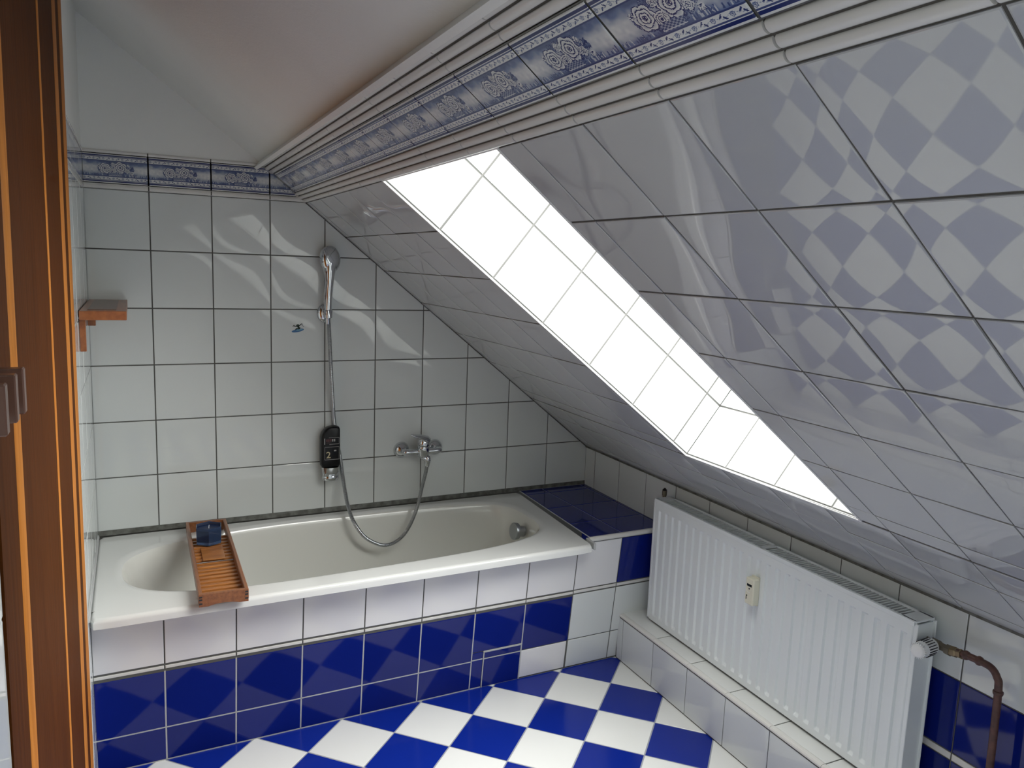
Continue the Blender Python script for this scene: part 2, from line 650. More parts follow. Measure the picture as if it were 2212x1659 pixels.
# ------------------------------------------------------------------ left wall
T = Tiles((XL0, 0, 0), -lalong, Z, lnorm)      # u runs to the back; u negative towards the camera
ulen = 4.65
T.back([(-ulen, 0), (0.0, 0), (0.0, ZB0), (-ulen, ZB0)], 1)
lcut = [-P * k - 0.006 for k in range(23, -1, -1)]
T.grid([c for c in lcut if c > -0.74][:0] + [-0.752] + [c for c in lcut if c > -0.70], rowsz, 0)
T.grid([c for c in lcut if c < -2.15] + [-2.092], rowsz, 0)
struct(T.build('wall_left', ['wall_tile', 'grout_light']))
b = MB()
pa = lambda u, z: Vector((XL0, 0, z)) + lalong * u
b.quad(pa(0, ZB3 - 0.13), pa(4.65, ZB3 - 0.13), pa(4.65, 2.5), pa(0, 2.5))
struct(b.build('wall_left_upper', 'plaster'))

# ------------------------------------------------------------------ knee wall (right)
T = Tiles((XK, 0, 0), ks, Z, kin)
T.back([(0, 0), (4.65, 0), (4.65, ZK), (0, ZK)], 1)
ku = [0.0, 0.0861] + [0.0861 + P * k for k in range(1, 23)]
KZ = [0.02, 0.136, 0.318, 0.340, 0.5375, ZK]
T.grid(ku, KZ, lambda u, v: 2 if (v < 0.34 and (v < 0.3)) else (3 if v < 0.33 else (2 if v < 0.5 else 0)))
struct(T.build('wall_right', ['wall_tile', 'grout', 'blue_tile', 'strip']))
# dark joint between knee wall and slope
b = MB()
b.prism([(0, -0.007), (0.006, -0.006), (0.005, 0.004), (0, 0.004)], kp(0, 0, ZK), kp(4.65, 0, ZK), kin, Z)
struct(b.build('trim_1', 'silicone'))

# ------------------------------------------------------------------ tiled slope with the window opening and an added unseen one
scol = [0.0, 0.0861] + [0.0861 + 0.2 * k for k in range(1, 10)] + [1.8859 + 0.2041 * k for k in range(1, 14)]
R1, PR = 1.4552, 0.1994
srow = [0.0] + [R1 - PR * k for k in range(7, -1, -1)] + [R0]
Q1 = [(1.1241, 0.39), (1.8004, 0.3867), (1.791, R0 - 0.001), (1.0698, R0 - 0.001)]
Q2 = [(3.25, 0.39), (4.15, 0.39), (4.15, R0 - 0.001), (3.25, R0 - 0.001)]


def edge_half(p, q, side):
    a, b_ = (q[1] - p[1]), -(q[0] - p[0])
    c = a * p[0] + b_ * p[1]
    return (a, b_, c) if side > 0 else (-a, -b_, -c)


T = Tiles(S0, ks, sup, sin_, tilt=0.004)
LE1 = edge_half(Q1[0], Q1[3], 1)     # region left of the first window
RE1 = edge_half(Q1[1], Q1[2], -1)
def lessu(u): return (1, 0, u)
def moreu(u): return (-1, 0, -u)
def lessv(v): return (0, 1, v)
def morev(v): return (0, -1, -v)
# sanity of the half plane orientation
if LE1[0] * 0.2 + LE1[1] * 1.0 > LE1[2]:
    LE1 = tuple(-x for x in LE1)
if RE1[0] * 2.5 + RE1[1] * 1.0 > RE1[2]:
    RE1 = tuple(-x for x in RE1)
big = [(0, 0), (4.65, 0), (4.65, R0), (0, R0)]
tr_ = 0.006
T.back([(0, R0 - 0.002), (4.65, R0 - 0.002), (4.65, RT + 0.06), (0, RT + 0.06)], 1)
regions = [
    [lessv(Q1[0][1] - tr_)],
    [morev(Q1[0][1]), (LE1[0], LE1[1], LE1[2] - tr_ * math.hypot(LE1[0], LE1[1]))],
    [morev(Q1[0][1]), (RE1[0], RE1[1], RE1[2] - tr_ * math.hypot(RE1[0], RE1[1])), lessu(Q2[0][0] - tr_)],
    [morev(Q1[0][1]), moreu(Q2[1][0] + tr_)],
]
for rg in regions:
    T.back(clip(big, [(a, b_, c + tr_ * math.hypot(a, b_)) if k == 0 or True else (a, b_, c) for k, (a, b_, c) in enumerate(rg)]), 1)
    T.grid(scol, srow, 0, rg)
struct(T.build('wall_slope', ['slope_tile_shaded', 'grout_brown']))


def roof_window(name, Q, cols, rows, long_at=0.195):
    """reveal, frame and pane; the reveal is square to the slope"""
    root = bpy.data.objects.new(name, None)
    COL.objects.link(root)
    root['kind'] = 'structure'
    loc = sp(sum(q[0] for q in Q) / 4, sum(q[1] for q in Q) / 4, -0.2)
    root.location = loc
    BASE[root.name] = loc
    D = 0.34
    for i in range(4):
        p, q = Q[i], Q[(i + 1) % 4]
        A, B = sp(*p), sp(*q)
        L = (B - A).length
        U = (B - A) / L
        out = -sin_
        Nn = U.cross(out)
        cen = sp(sum(t[0] for t in Q) / 4, sum(t[1] for t in Q) / 4)
        if Nn.dot(cen - A) < 0:
            Nn = -Nn
        T = Tiles(A, U, out, Nn, gap=0.006, tilt=0.001)
        T.back([(0, 0), (L, 0), (L, D), (0, D)], 1)
        if i in (0, 2):
            cuts = [c - p[0] if i == 0 else p[0] - c for c in cols]
        else:
            cuts = [(r - p[1]) if i == 1 else (p[1] - r) for r in rows]
        cuts = sorted([0.0] + [c for c in cuts if 0.02 < c < L - 0.02] + [L])
        T.grid(cuts, [0.003, long_at, D], 0)
        if Nn.dot(U.cross(out)) < 0:      # keep the tiles facing inwards
            pass
        T.build('reveal', ['reveal_tile', 'grout_reveal'], root)
    # white plastic edging around the opening
    b = MB()
    for i in range(4):
        A, B = sp(*Q[i]), sp(*Q[(i + 1) % 4])
        U = (B - A).normalized()
        side = U.cross(sin_)
        cen = sp(sum(t[0] for t in Q) / 4, sum(t[1] for t in Q) / 4)
        if side.dot(cen - A) > 0:
            side = -side
        m_ = (A + B) / 2 + side * 0.0025 + sin_ * 0.0006
        b.box(m_, (U, side, sin_), ((B - A).length / 2 + 0.004, 0.0035, 0.0026), bev=0.0006)
    b.build('edge_trim', 'white_plastic', root)
    # frame and glass
    b = MB()
    cs = [sp(*q, -D) for q in Q]
    cen = sum(cs, Vector()) / 4
    for i in range(4):
        A, B = cs[i], cs[(i + 1) % 4]
        U = (B - A).normalized()
        side = U.cross(sin_)
        if side.dot(cen - A) < 0:
            side = -side
        b.box((A + B) / 2 + side * 0.018 - sin_ * 0.03, (U, side, sin_), ((B - A).length / 2, 0.022, 0.03), bev=0.004)
    b.build('window_frame', 'window_frame', root)
    b = MB()
    for k in (0.028, 0.032):
        pass
    dd = [c + (cen - c).normalized() * 0.03 - sin_ * 0.035 for c in cs]
    ee = [c - sin_ * 0.004 for c in dd]
    b.rings([dd, ee], True, True, True, smooth=False)
    b.build('pane', 'glass', root)
    return root


w1 = roof_window('window_1', Q1, [1.308, 1.510, 1.712], srow)
w2 = roof_window('added_fill_window', Q2, [3.45, 3.65, 3.85, 4.05], srow)  # added out of view, to house the fill light

# ------------------------------------------------------------------ printed border tiles
def art(nx=176, ny=88):
    """blue and white flower basket border, one tile, colours in linear light"""
    u, v = np.meshgrid((np.arange(nx) + 0.5) / nx, (np.arange(ny) + 0.5) / ny)
    x, y = u * 2.0, v            # tile is twice as wide as high
    navy = np.array([0.014, 0.024, 0.115])
    mid = np.array([0.15, 0.195, 0.33])
    pale = np.array([0.66, 0.67, 0.66])
    rs = np.random.RandomState(7)

    def noise(fx, fy, seed):
        r = np.random.RandomState(seed)
        g = r.rand(int(fy) + 3, int(fx) + 3)
        a, b_ = u * fx, v * fy
        i, j = a.astype(int), b_.astype(int)
        fa, fb = a - i, b_ - j
        fa, fb = fa * fa * (3 - 2 * fa), fb * fb * (3 - 2 * fb)
        return (g[j, i] * (1 - fa) + g[j, i + 1] * fa) * (1 - fb) + (g[j + 1, i] * (1 - fa) + g[j + 1, i + 1] * fa) * fb
    d = np.zeros_like(u)         # 0 pale .. 1 navy
    # picture field, clouds of blue in the upper corners and along the ground
    fld = (v > 0.235) & (v < 0.765)
    cloud = np.clip((v - 0.56) / 0.2, 0, 1) * (0.35 + 0.5 * noise(9, 9, 1)) + np.clip((0.42 - v) / 0.2, 0, 1) * (0.45 + 0.4 * noise(26, 14, 2))
    cloud += 0.18 * noise(34, 18, 3) - 0.08
    cloud += 0.30 * np.exp(-((u - 0.5) / 0.27) ** 2)
    d = np.where(fld, np.clip(cloud, 0, 0.75), d)

    def put(mask, val, k=1.0):
        nonlocal d
        d = np.where(mask, d * (1 - k) + val * k, d)

    # grass along the ground
    for i in range(80):
        gx, h_ = rs.rand() * 2, 0.03 + 0.07 * rs.rand()
        lean = (rs.rand() - 0.5) * 0.06
        t = np.clip((y - 0.25) / h_, 0, 1)
        put((np.abs(x - gx - lean * t) < 0.008) & (y > 0.245) & (y < 0.25 + h_) & fld, 0.85 if i % 3 else 0.1, 0.85)
    # leaves round the flowers
    for i in range(110):
        a = rs.rand() * 2 * math.pi
        cx, cy = 1.0 + 0.50 * math.cos(a) * (0.5 + 0.6 * rs.rand()), 0.50 + 0.19 * math.sin(a) * (0.5 + 0.7 * rs.rand())
        an = rs.rand() * math.pi
        dx, dy = (x - cx) * math.cos(an) + (y - cy) * math.sin(an), -(x - cx) * math.sin(an) + (y - cy) * math.cos(an)
        L, W_ = 0.055 + 0.02 * rs.rand(), 0.020
        e = (dx / L) ** 2 + (dy / W_) ** 2
        put((e < 1) & fld, 0.9, 1)
        put((e < 0.45) & (np.abs(dy) > 0.003) & fld, 0.15 + 0.5 * rs.rand(), 1)

    def rose(cx, cy, R, n1, ph):
        r = np.hypot(x - cx, y - cy) / R
        th = np.arctan2(y - cy, x - cx)
        for k, (ro, n_, w) in enumerate(((1.0, n1, 0.18), (0.72, n1 - 1, 0.16), (0.45, 4, 0.14), (0.22, 3, 0.1))):
            edge = ro * (0.86 + w * np.abs(np.cos(n_ * 0.5 * th + ph + k * 0.8)))
            put(r < edge, 1.0, 1)
            shade = 0.30 * np.clip((edge - r - 0.14) / 0.25, 0, 1)
            d_ = np.where(r < edge - 0.085, shade, 0)
            msk = r < edge - 0.085
            nonlocal_set(msk, d_)
        put(r < 0.10, 0.95, 1)

    def nonlocal_set(msk, val):
        nonlocal d
        d = np.where(msk, val, d)

    rose(0.68, 0.50, 0.19, 6, 0.3)
    rose(1.14, 0.55, 0.215, 6, 1.1)
    rose(0.90, 0.41, 0.115, 5, 0.0)
    rose(1.36, 0.45, 0.085, 5, 0.7)
    rose(0.93, 0.64, 0.075, 5, 2.0)
    rose(1.38, 0.64, 0.05, 5, 0.4)
    rose(1.50, 0.36, 0.055, 5, 0.9)
    rose(0.50, 0.58, 0.05, 4, 0.9)
    # basket
    bx = np.abs(x - 1.0)
    bm_ = (bx < 0.21 - (0.38 - y) * 0.35) & (y > 0.255) & (y < 0.365)
    put(bm_, 0.85, 1)
    put(bm_ & (((x * 30).astype(int) + (y * 44).astype(int)) % 2 == 0), 0.35, 1)
    put((bx < 0.20) & (y > 0.262) & (y < 0.275), 0.08, 1)
    # frame bands
    for y0, y1, val in ((0.03, 0.075, 1.0), (0.925, 0.97, 1.0), (0.095, 0.108, 0.85), (0.892, 0.905, 0.85), (0.215, 0.235, 0.9), (0.765, 0.785, 0.9)):
        put((v > y0) & (v < y1), val, 1)
    # garlands
    for yc, sg in ((0.162, 1), (0.838, -1)):
        for i in range(14):
            cx = (i + 0.5) / 14 * 2
            if i % 2 == 0:
                r = np.hypot(x - cx, y - yc)
                put((r < 0.034), 0.65, 1)
                put((r < 0.024), 0.12, 1)
                put((r < 0.010), 0.7, 1)
            else:
                for q, sgn in ((-0.025, 1), (0.03, -1)):
                    dx, dy = x - cx - q, y - yc - sgn * sg * 0.016
                    a = 0.7 * sgn
                    ex, ey = dx * math.cos(a) + dy * math.sin(a), -dx * math.sin(a) + dy * math.cos(a)
                    put((ex / 0.034) ** 2 + (ey / 0.012) ** 2 < 1, 0.95, 1)
        put((np.abs(y - yc - 0.018 * np.sin(x * math.pi * 7)) < 0.004), 0.5, 0.7)
    d = np.clip(d, 0, 1)[..., None]
    c = np.where(d < 0.5, pale * (1 - 2 * d) + mid * 2 * d, mid * (2 - 2 * d) + navy * (2 * d - 1))
    return c


ART = art()
ANY, ANX = ART.shape[:2]


def border(name, O, U, V, N, joints, u0, u1, v0, v1, h=0.0022):
    """row of printed tiles; the print is in a colour layer of the mesh"""
    O, U, V, N = Vector(O), Vector(U), Vector(V), Vector(N)
    VV, FF, CC, MI = [], [], [], []
    off = 0
    tw = 0.2
    gap = 0.0023
    for j0, j1 in zip(joints[:-1], joints[1:]):
        a, b_ = max(j0, u0), min(j1, u1)
        if b_ - a < 0.01:
            continue
        full = j1 - j0
        if full < 0.19:
            ref0 = j1 - tw if j0 <= u0 + 1e-6 else j0
        else:
            ref0 = j0
        fa, fb = (a + gap - ref0) / tw, (b_ - gap - ref0) / tw
        i0, i1 = max(0, int(round(fa * ANX))), min(ANX, int(round(fb * ANX)))
        nx, ny = i1 - i0, ANY
        gu = np.linspace(a + gap, b_ - gap, nx + 1)
        gv = np.linspace(v0 + gap, v1 - gap, ny + 1)
        eu = np.minimum(np.arange(nx + 1), nx - np.arange(nx + 1)) == 0
        ev = np.minimum(np.arange(ny + 1), ny - np.arange(ny + 1)) == 0
        G = np.zeros((ny + 1, nx + 1, 3))
        w = np.full((ny + 1, nx + 1), h)
        w[:, eu] -= 0.0012
        w[ev, :] -= 0.0012
        for k in range(3):
            G[..., k] = O[k] + U[k] * gu[None, :] + V[k] * gv[:, None] + N[k] * w
        idx = np.arange((ny + 1) * (nx + 1)).reshape(ny + 1, nx + 1) + off
        f = np.stack([idx[:-1, :-1], idx[:-1, 1:], idx[1:, 1:], idx[1:, :-1]], -1).reshape(-1, 4)
        VV.append(G.reshape(-1, 3))
        FF.append(f)
        CC.append(ART[:, i0:i1].reshape(-1, 3))
        off += (ny + 1) * (nx + 1)
    # grout bed
    bed = np.array([[O[k] + U[k] * u + V[k] * v_ for k in range(3)] for u, v_ in ((u0, v0), (u1, v0), (u1, v1), (u0, v1))])
    nf = sum(len(f) for f in FF)
    VV.append(bed)
    FF.append(np.array([[off, off + 1, off + 2, off + 3]]))
    V_, F_ = np.concatenate(VV), np.concatenate(FF)
    C_ = np.concatenate(CC + [np.array([[0.1, 0.1, 0.09]])])
    me = bpy.data.meshes.new(name)
    me.vertices.add(len(V_))
    me.vertices.foreach_set('co', V_.ravel())
    me.loops.add(len(F_) * 4)
    me.loops.foreach_set('vertex_index', F_.ravel())
    me.polygons.add(len(F_))
    me.polygons.foreach_set('loop_start', np.arange(len(F_)) * 4)
    me.update(calc_edges=True)
    me.materials.append(M['print'])
    ca = me.color_attributes.new('print', 'FLOAT_COLOR', 'CORNER')
    col = np.ones((len(F_) * 4, 4), dtype=np.float32)
    col[:, :3] = np.repeat(C_, 4, axis=0)
    ca.data.foreach_set('color', col.ravel())
    ob = bpy.data.objects.new(name, me)
    COL.objects.link(ob)
    return struct(ob)


border('trim_2', (0, -0.0, 0), X, Z, -Y, colx[:-1], XL0, XK - (ZB1 - ZK) / tanS - 0.016, ZB1, ZB2 - 0.0)
lj = [-P * k - 0.006 for k in range(23, -1, -1)]
border('trim_3', (XL0, 0, 0), -lalong, Z, lnorm, lj, -0.745, 0.0, ZB1, ZB2)
# the slope's print lies between the mouldings
BR0, BR1 = 1.7045, 1.8020
border('trim_4', S0 + sin_ * 0.004, ks, sup, sin_, scol[1:], 0.0, 3.2, BR0, BR1)


def strip_profile(w, d):
    """one glazed rod: nearly flat face, rounded flanks"""
    pts = [(0, 0), (0.0, d * 0.35)]
    for t in np.linspace(0, 1, 9):
        pts.append((w * (0.03 + 0.94 * t), d * (0.62 + 0.38 * math.sin(math.pi * t) ** 0.7)))
    return pts + [(w, d * 0.35), (w, 0)]


def moulding(name, O, along, up, nrm, joints, w, ridges, d, mats=('strip', 'grout_brown')):
    """glazed rods laid side by side, cut in tile lengths, on a grout bed"""
    b = MB()
    O, along, up, nrm = Vector(O), Vector(along), Vector(up), Vector(nrm)
    gp = 0.0034
    wr = (w - gp * (ridges - 1)) / ridges
    pr = strip_profile(wr, d)
    for a, c in zip(joints[:-1], joints[1:]):
        g = 0.0019
        for k in range(ridges):
            o = O + up * (k * (wr + gp))
            b.prism([(y, x) for x, y in pr], o + along * (a + g), o + along * (c - g), nrm, up, mi=0, smooth=True)
    h = nrm * (0.0006 if ridges == 1 else 0.0022)
    b.quad(O + along * joints[0] + h, O + along * joints[-1] + h, O + along * joints[-1] + up * w + h, O + along * joints[0] + up * w + h, mi=1)
    return struct(b.build(name, list(mats)))


bcol = colx[:-3]
e_lo = [c for c in colx if c < 0.95] + [XK - (ZB0 - ZK) / tanS - 0.012]
e_hi = [c for c in colx if c < 0.80] + [0.815]
moulding('trim_5', (0, 0, ZB0 + 0.001), X, Z, -Y, e_lo, 0.0150, 1, 0.004)
moulding('trim_6', (0, 0, ZB2), X, Z, -Y, e_hi, 0.0113, 1, 0.005)
moulding('trim_7', (XL0, 0, ZB0 + 0.001), lalong, Z, lnorm, [0.006, 0.208, 0.410, 0.612, 0.748], 0.0150, 1, 0.004)
moulding('trim_8', (XL0, 0, ZB2), lalong, Z, lnorm, [0.006, 0.208, 0.410, 0.612, 0.748], 0.0113, 1, 0.005)
sj = [0.0] + scol[1:-1]
moulding('trim_9', sp(0, R0 + 0.0022), ks, sup, sin_, sj, BR0 - R0 - 0.004, 3, 0.0075)
moulding('trim_10', sp(0, BR1 + 0.0015), ks, sup, sin_, sj, RT - BR1 - 0.003, 3, 0.0075)
b = MB()
b.prism([(0, 0), (0.012, 0), (0.012, -0.03), (0, -0.03)], sp(-0.01, RT - 0.004), sp(4.6, RT - 0.004), sup, sin_ * -1)
struct(b.build('trim_11', 'plaster'))

# wall behind the camera, with nothing on it
b = MB()
b.quad((lx(YF) - 0.05, YF, 0), (2.6, YF, 0), (2.6, YF, 2.7), (lx(YF) - 0.05, YF, 2.7))
struct(b.build('wall_front', 'plaster'))

# ------------------------------------------------------------------ floor
FA = 0.0223
q = 0.1995
T = Tiles((1.6698, -0.751, 0), X, Y, Z, gap=0.0042, h=0.0012, bev=0.0008, tilt=0.0004)
ca_, sa_ = 1.0, -FA
u1 = Vector((1, -FA)).normalized()
d1 = Vector((u1.x - u1.y, u1.y + u1.x)) / math.sqrt(2)       # the two tile directions
d2 = Vector((u1.x + u1.y, u1.y - u1.x)) / math.sqrt(2)
FB = [(lx(0) - 0.05 - 1.6698, -3.9), (0.9, -3.9), (0.9, 0.9), (lx(0) - 0.05 - 1.6698, 0.9)]
T.back([(-1.6, -3.9), (0.95, -3.9), (0.95, 0.2), (-1.6, 0.2)], 2)
fh = [(-1, 0, 1.6698 - 0.12), (0, 1, 0.16), (1, 0, 0.44)]
for i in range(-24, 24):
    for j in range(-24, 24):
        o = d1 * (q * i) + d2 * (q * j)
        pts = [o, o + d2 * q, o + d1 * q + d2 * q, o + d1 * q]
        pts = [(p.x, p.y) for p in pts]
        cx, cy = sum(p[0] for p in pts) / 4, sum(p[1] for p in pts) / 4
        if not (-1.8 < cx < 0.8 and -3.9 < cy < 0.3):
            continue
        pp = clip(pts, fh)
        if len(pp) < 3:
            continue
        T.tile(pp, (i + j) % 2, (cx, cy, 0.1))
struct(T.build('floor', ['floor_white', 'floor_blue', 'floor_grout']))

# ------------------------------------------------------------------ bath surround
DL, DF = -0.1157, 0.5964
fU = Vector((1, 0.004, 0)).normalized()
fV = Vector((0, -(-DL), 1))
fV = Vector((0, DL, 1)).normalized()
fVl = math.sqrt(1 + DL * DL)
fN = fU.cross(fV).normalized()
if fN.y > 0:
    fN = -fN
fO = Vector((0.4218, -DF, 0))
RL = 0.545                                        # ledge height
sur = empty('bath_surround', (1.25, -0.35, 0.0), 'blue and white tiled masonry front and ledge boxed in around the bathtub', 'bath surround')
fz = lambda z: z * fVl
T = Tiles(fO, fU, fV, fN, gap=0.004)
x_end = XK - 0.4218 + 0.01
xl_ = lx(-0.6) - 0.4218
PF = 0.2035
fc = [xl_] + [PF * k for k in range(0, 8)]
T.back([(xl_, 0), (x_end, 0), (x_end, fz(RL - 0.004)), (xl_, fz(RL - 0.004))], 1)
# upper white row, moulding strip, blue row, cut blue row
T.grid(fc, [fz(0.336), fz(RL - 0.016)], 0)
T.grid(fc, [fz(0.3185), fz(0.3325)], 4)
for i in range(len(fc) - 1):
    a, b_ = fc[i], fc[i + 1]
    if i == 6:      # above and beside the access hatch
        T.tile([(a, fz(.1215)), (a + .048, fz(.1215)), (a + .048, fz(.3117)), (a, fz(.3117))][:0] or [(a, fz(.152)), (b_, fz(.152)), (b_, fz(.3117)), (a, fz(.3117))], 2)
        T.tile([(a, fz(.1215)), (a + .047, fz(.1215)), (a + .047, fz(.152)), (a, fz(.152))], 2)
        T.tile([(a, fz(.004)), (a + .047, fz(.004)), (a + .047, fz(.1215)), (a, fz(.1215))], 2)
    elif i == 7:
        T.tile([(a, fz(.122)), (b_, fz(.122)), (b_, fz(.3117)), (a, fz(.3117))], 2)
        T.tile([(a, fz(.004)), (b_ - .004, fz(.004)), (b_ - .004, fz(.122)), (a, fz(.122))], 0)
    else:
        T.tile([(a, fz(.1184)), (b_, fz(.1184)), (b_, fz(.3117)), (a, fz(.3117))], 2)
        T.tile([(a, fz(.004)), (b_, fz(.004)), (b_, fz(.1184)), (a, fz(.1184))], 2)
# right part beside the tub
a0, a1, a2 = fc[-1], 2.0425 - 0.4218, x_end
for (p, r, m_) in ((a0, a1, 0), (a1, a2, 2)):
    T.tile([(p, fz(.336)), (r, fz(.336)), (r, fz(RL - 0.018)), (p, fz(RL - 0.018))], m_)
    T.tile([(p, fz(.3195)), (r, fz(.3195)), (r, fz(.335)), (p, fz(.335))], 4)
    T.tile([(p, fz(.1235)), (r, fz(.1235)), (r, fz(.3175)), (p, fz(.3175))], 3)
    T.tile([(p, fz(.004)), (r, fz(.004)), (r, fz(.1235)), (p, fz(.1235))], 3)
T.build('front_panel', ['bath_tile', 'grout', 'blue_tile', 'wall_tile', 'strip'], sur)
# light grout laid over the blue part's joints
b = MB()
FP = lambda u, z, w: fO + fU * u + fV * fz(z) + fN * w
def joint(u0_, z0_, u1_, z1_, wd=0.0044, mi=0, ww=0.0020):
    A, B = FP(u0_, z0_, ww / 2), FP(u1_, z1_, ww / 2)
    d = (B - A)
    L = d.length
    d.normalize()
    b.box((A + B) / 2, (d, fN.cross(d), fN), (L / 2, wd / 2, ww / 2), mi)
for i in range(1, 8):
    joint(fc[i], 0.0, fc[i], 0.3125)
joint(xl_, 0.1184, fc[6], 0.1184)
joint(fc[6], 0.1215, fc[6] + 0.047, 0.1215)
joint(xl_, 0.0022, fc[7], 0.0022, 0.006)
b.build('pale_grout_lines', 'grout_light', sur)
# access hatch
hz = MB()
hT = Tiles(fO, fU, fV, fN, gap=0.001, h=0.0045)
hT.tile([(fc[6] + .050, fz(.004)), (fc[7] - .004, fz(.004)), (fc[7] - .004, fz(.119)), (fc[6] + .050, fz(.119))], 0)
hT.tile([(fc[6] + .050, fz(.124)), (fc[7] - .004, fz(.124)), (fc[7] - .004, fz(.148)), (fc[6] + .050, fz(.148))], 0)
hatch = hT.build('access_hatch', ['blue_tile'], sur)
b = MB()
joint(fc[6] + .0475, 0.003, fc[6] + .0475, 0.151, 0.004, ww=0.0048)
joint(fc[6] + .0475, 0.150, fc[7] - .001, 0.150, 0.005, ww=0.0048)
joint(fc[6] + .0475, 0.1215, fc[7] - .001, 0.1215, 0.0045, ww=0.0038)
joint(fc[7] - .0025, 0.003, fc[7] - .0025, 0.151, 0.003, ww=0.0040)
b.build('hatch_frame', 'grout_light', hatch)
# ledge beside the knee wall
T = Tiles((0, 0, RL), X, Y, Z, gap=0.003, h=0.0015)
yfl = -DF + RL * DL
led = [(1.8915, yfl + 0.006), (XK + 0.02, yfl + 0.006), (XK + 0.001, 0.0), (1.925, 0.0)]
T.back(led, 1)
lh = [(1, 0.0, XK + 0.0295 * 0), (-1, -0.0, -1.0)]
ledge_l = edge_half((1.894, -0.70), (1.932, 0.0), 1)
if ledge_l[0] * 2.1 + ledge_l[1] * -0.3 > ledge_l[2]:
    ledge_l = tuple(-x for x in ledge_l)
kneeh = (math.cos(PH), math.sin(PH), XK * math.cos(PH) - 0.004)
T.grid([1.83, 2.041, 2.243, 2.30], [yfl + 0.008, -0.4886, -0.285, -0.0815, -0.012], 0, [ledge_l, kneeh], 0.1)
T.build('ledge', ['blue_tile', 'grout_light'], sur)
# white edge strip along the front of the ledge
b = MB()
pr = [(0, -0.014), (0.003, -0.014), (0.0062, -0.009), (0.0062, -0.003), (0.003, 0.0022), (0, 0.003), (-0.006, 0.003), (-0.006, -0.014)]
yy = yfl + 0.001
b.prism(pr, (1.888, yy + 0.001, RL), (XK + 0.008, yy + 0.002, RL), -Y, Z, smooth=False)
b.build('edge_strip', 'strip', sur)

# ------------------------------------------------------------------ bathtub
RZ = 0.541
tub = empty('bathtub', (1.07, -0.36, 0.05), 'long white enamel bathtub set into the tiled surround by the back wall', 'bathtub')
cor = {(-1, -1): (0.2335, -0.724), (1, -1): (1.872, -0.716), (1, 1): (1.925, -0.004), (-1, 1): (0.2485, -0.004)}


def bil(u, v):
    a = (1 - u) / 2
    c = (1 - v) / 2
    px = a * c * cor[(-1, -1)][0] + (1 - a) * c * cor[(1, -1)][0] + (1 - a) * (1 - c) * cor[(1, 1)][0] + a * (1 - c) * cor[(-1, 1)][0]
    py = a * c * cor[(-1, -1)][1] + (1 - a) * c * cor[(1, -1)][1] + (1 - a) * (1 - c) * cor[(1, 1)][1] + a * (1 - c) * cor[(-1, 1)][1]
    return px, py


NT = 192


def rho(t, p):
    return (abs(math.cos(t)) ** p + abs(math.sin(t)) ** p) ** (-1.0 / p)


def outer(d, z, p=70):
    r = []
    for k in range(NT):
        t = 2 * math.pi * k / NT
        u, v = rho(t, p) * math.cos(t), rho(t, p) * math.sin(t)
        u, v = u * (1 - d / 0.82), v * (1 - d / 0.357)
        x, y = bil(u, v)
        r.append(Vector((x, y, z)))
    return r


def inner(cx, cy, a, b_, z, p, pl_=None):
    r = []
    for k in range(NT):
        t = 2 * math.pi * k / NT
        pp = p
        if pl_ is not None:
            w = 0.5 - 0.5 * math.cos(t)         # left end gets its own exponent
            pp = p * (1 - w) + pl_ * w
        ro = rho(t, pp)
        x, y = a * ro * math.cos(t), b_ * ro * math.sin(t)
        r.append(Vector((cx + x, cy + y + 0.028 * x / 0.75, z)))
    return r


b = MB()
ic = (1.062, -0.342)
b.rings([outer(0.010, RZ - 0.030), outer(0.002, RZ - 0.030), outer(0.0, RZ - 0.028), outer(0.0, RZ - 0.026), outer(0.0, RZ - 0.012), outer(0.0005, RZ - 0.008), outer(0.003, RZ - 0.0035), outer(0.007, RZ - 0.0008), outer(0.011, RZ), outer(0.0125, RZ)])
rim = [outer(0.0125, RZ), outer(0.016, RZ), inner(*ic, 0.770, 0.300, RZ, 3.6, 2.9), inner(*ic, 0.766, 0.296, RZ, 3.6, 2.9), inner(*ic, 0.758, 0.289, RZ - 0.0008, 3.6, 2.9), inner(*ic, 0.750, 0.282, RZ - 0.003, 3.6, 2.9), inner(*ic, 0.744, 0.278, RZ - 0.006, 3.6, 2.8)]
b.rings(rim)
tb_rim = b.build('rim', 'enamel', tub)
b = MB()
lev = [(0.744, 0.278, 0.006, 0.0), (0.738, 0.273, 0.014, 0.0), (0.730, 0.268, 0.035, 0.004), (0.715, 0.262, 0.09, 0.012), (0.69, 0.254, 0.17, 0.03), (0.655, 0.243, 0.26, 0.055), (0.615, 0.228, 0.33, 0.08), (0.575, 0.205, 0.375, 0.10), (0.52, 0.17, 0.395, 0.11), (0.36, 0.11, 0.402, 0.11), (0.1, 0.03, 0.405, 0.11)]
rs_ = []
for a_, b__, dz, sh in lev:
    rs_.append(inner(ic[0] + sh, ic[1], a_, b__, RZ - dz, 3.6 - 0.3 * min(1, dz / 0.3), 2.8))
b.rings(rs_, cap1=True)
b.build('basin', 'enamel_in', tub)
# overflow knob and drain
b = MB()
oc = Vector((1.755, -0.325, RZ - 0.060))
ax = Vector((-1, -0.04, 0.12)).normalized()
b.lathe(oc - ax * 0.03, ax, [(0, 0.022), (0.028, 0.022), (0.03, 0.034), (0.044, 0.035), (0.047, 0.033), (0.048, 0.028)], 40)
b.build('overflow_knob', 'chrome_dull', tub)
b = MB()
b.lathe((1.60, -0.33, RZ - 0.399), Z, [(0, 0.033), (0.004, 0.033), (0.006, 0.028), (0.007, 0.0)], 32)
b.build('drain_cover', 'chrome_dull', tub)
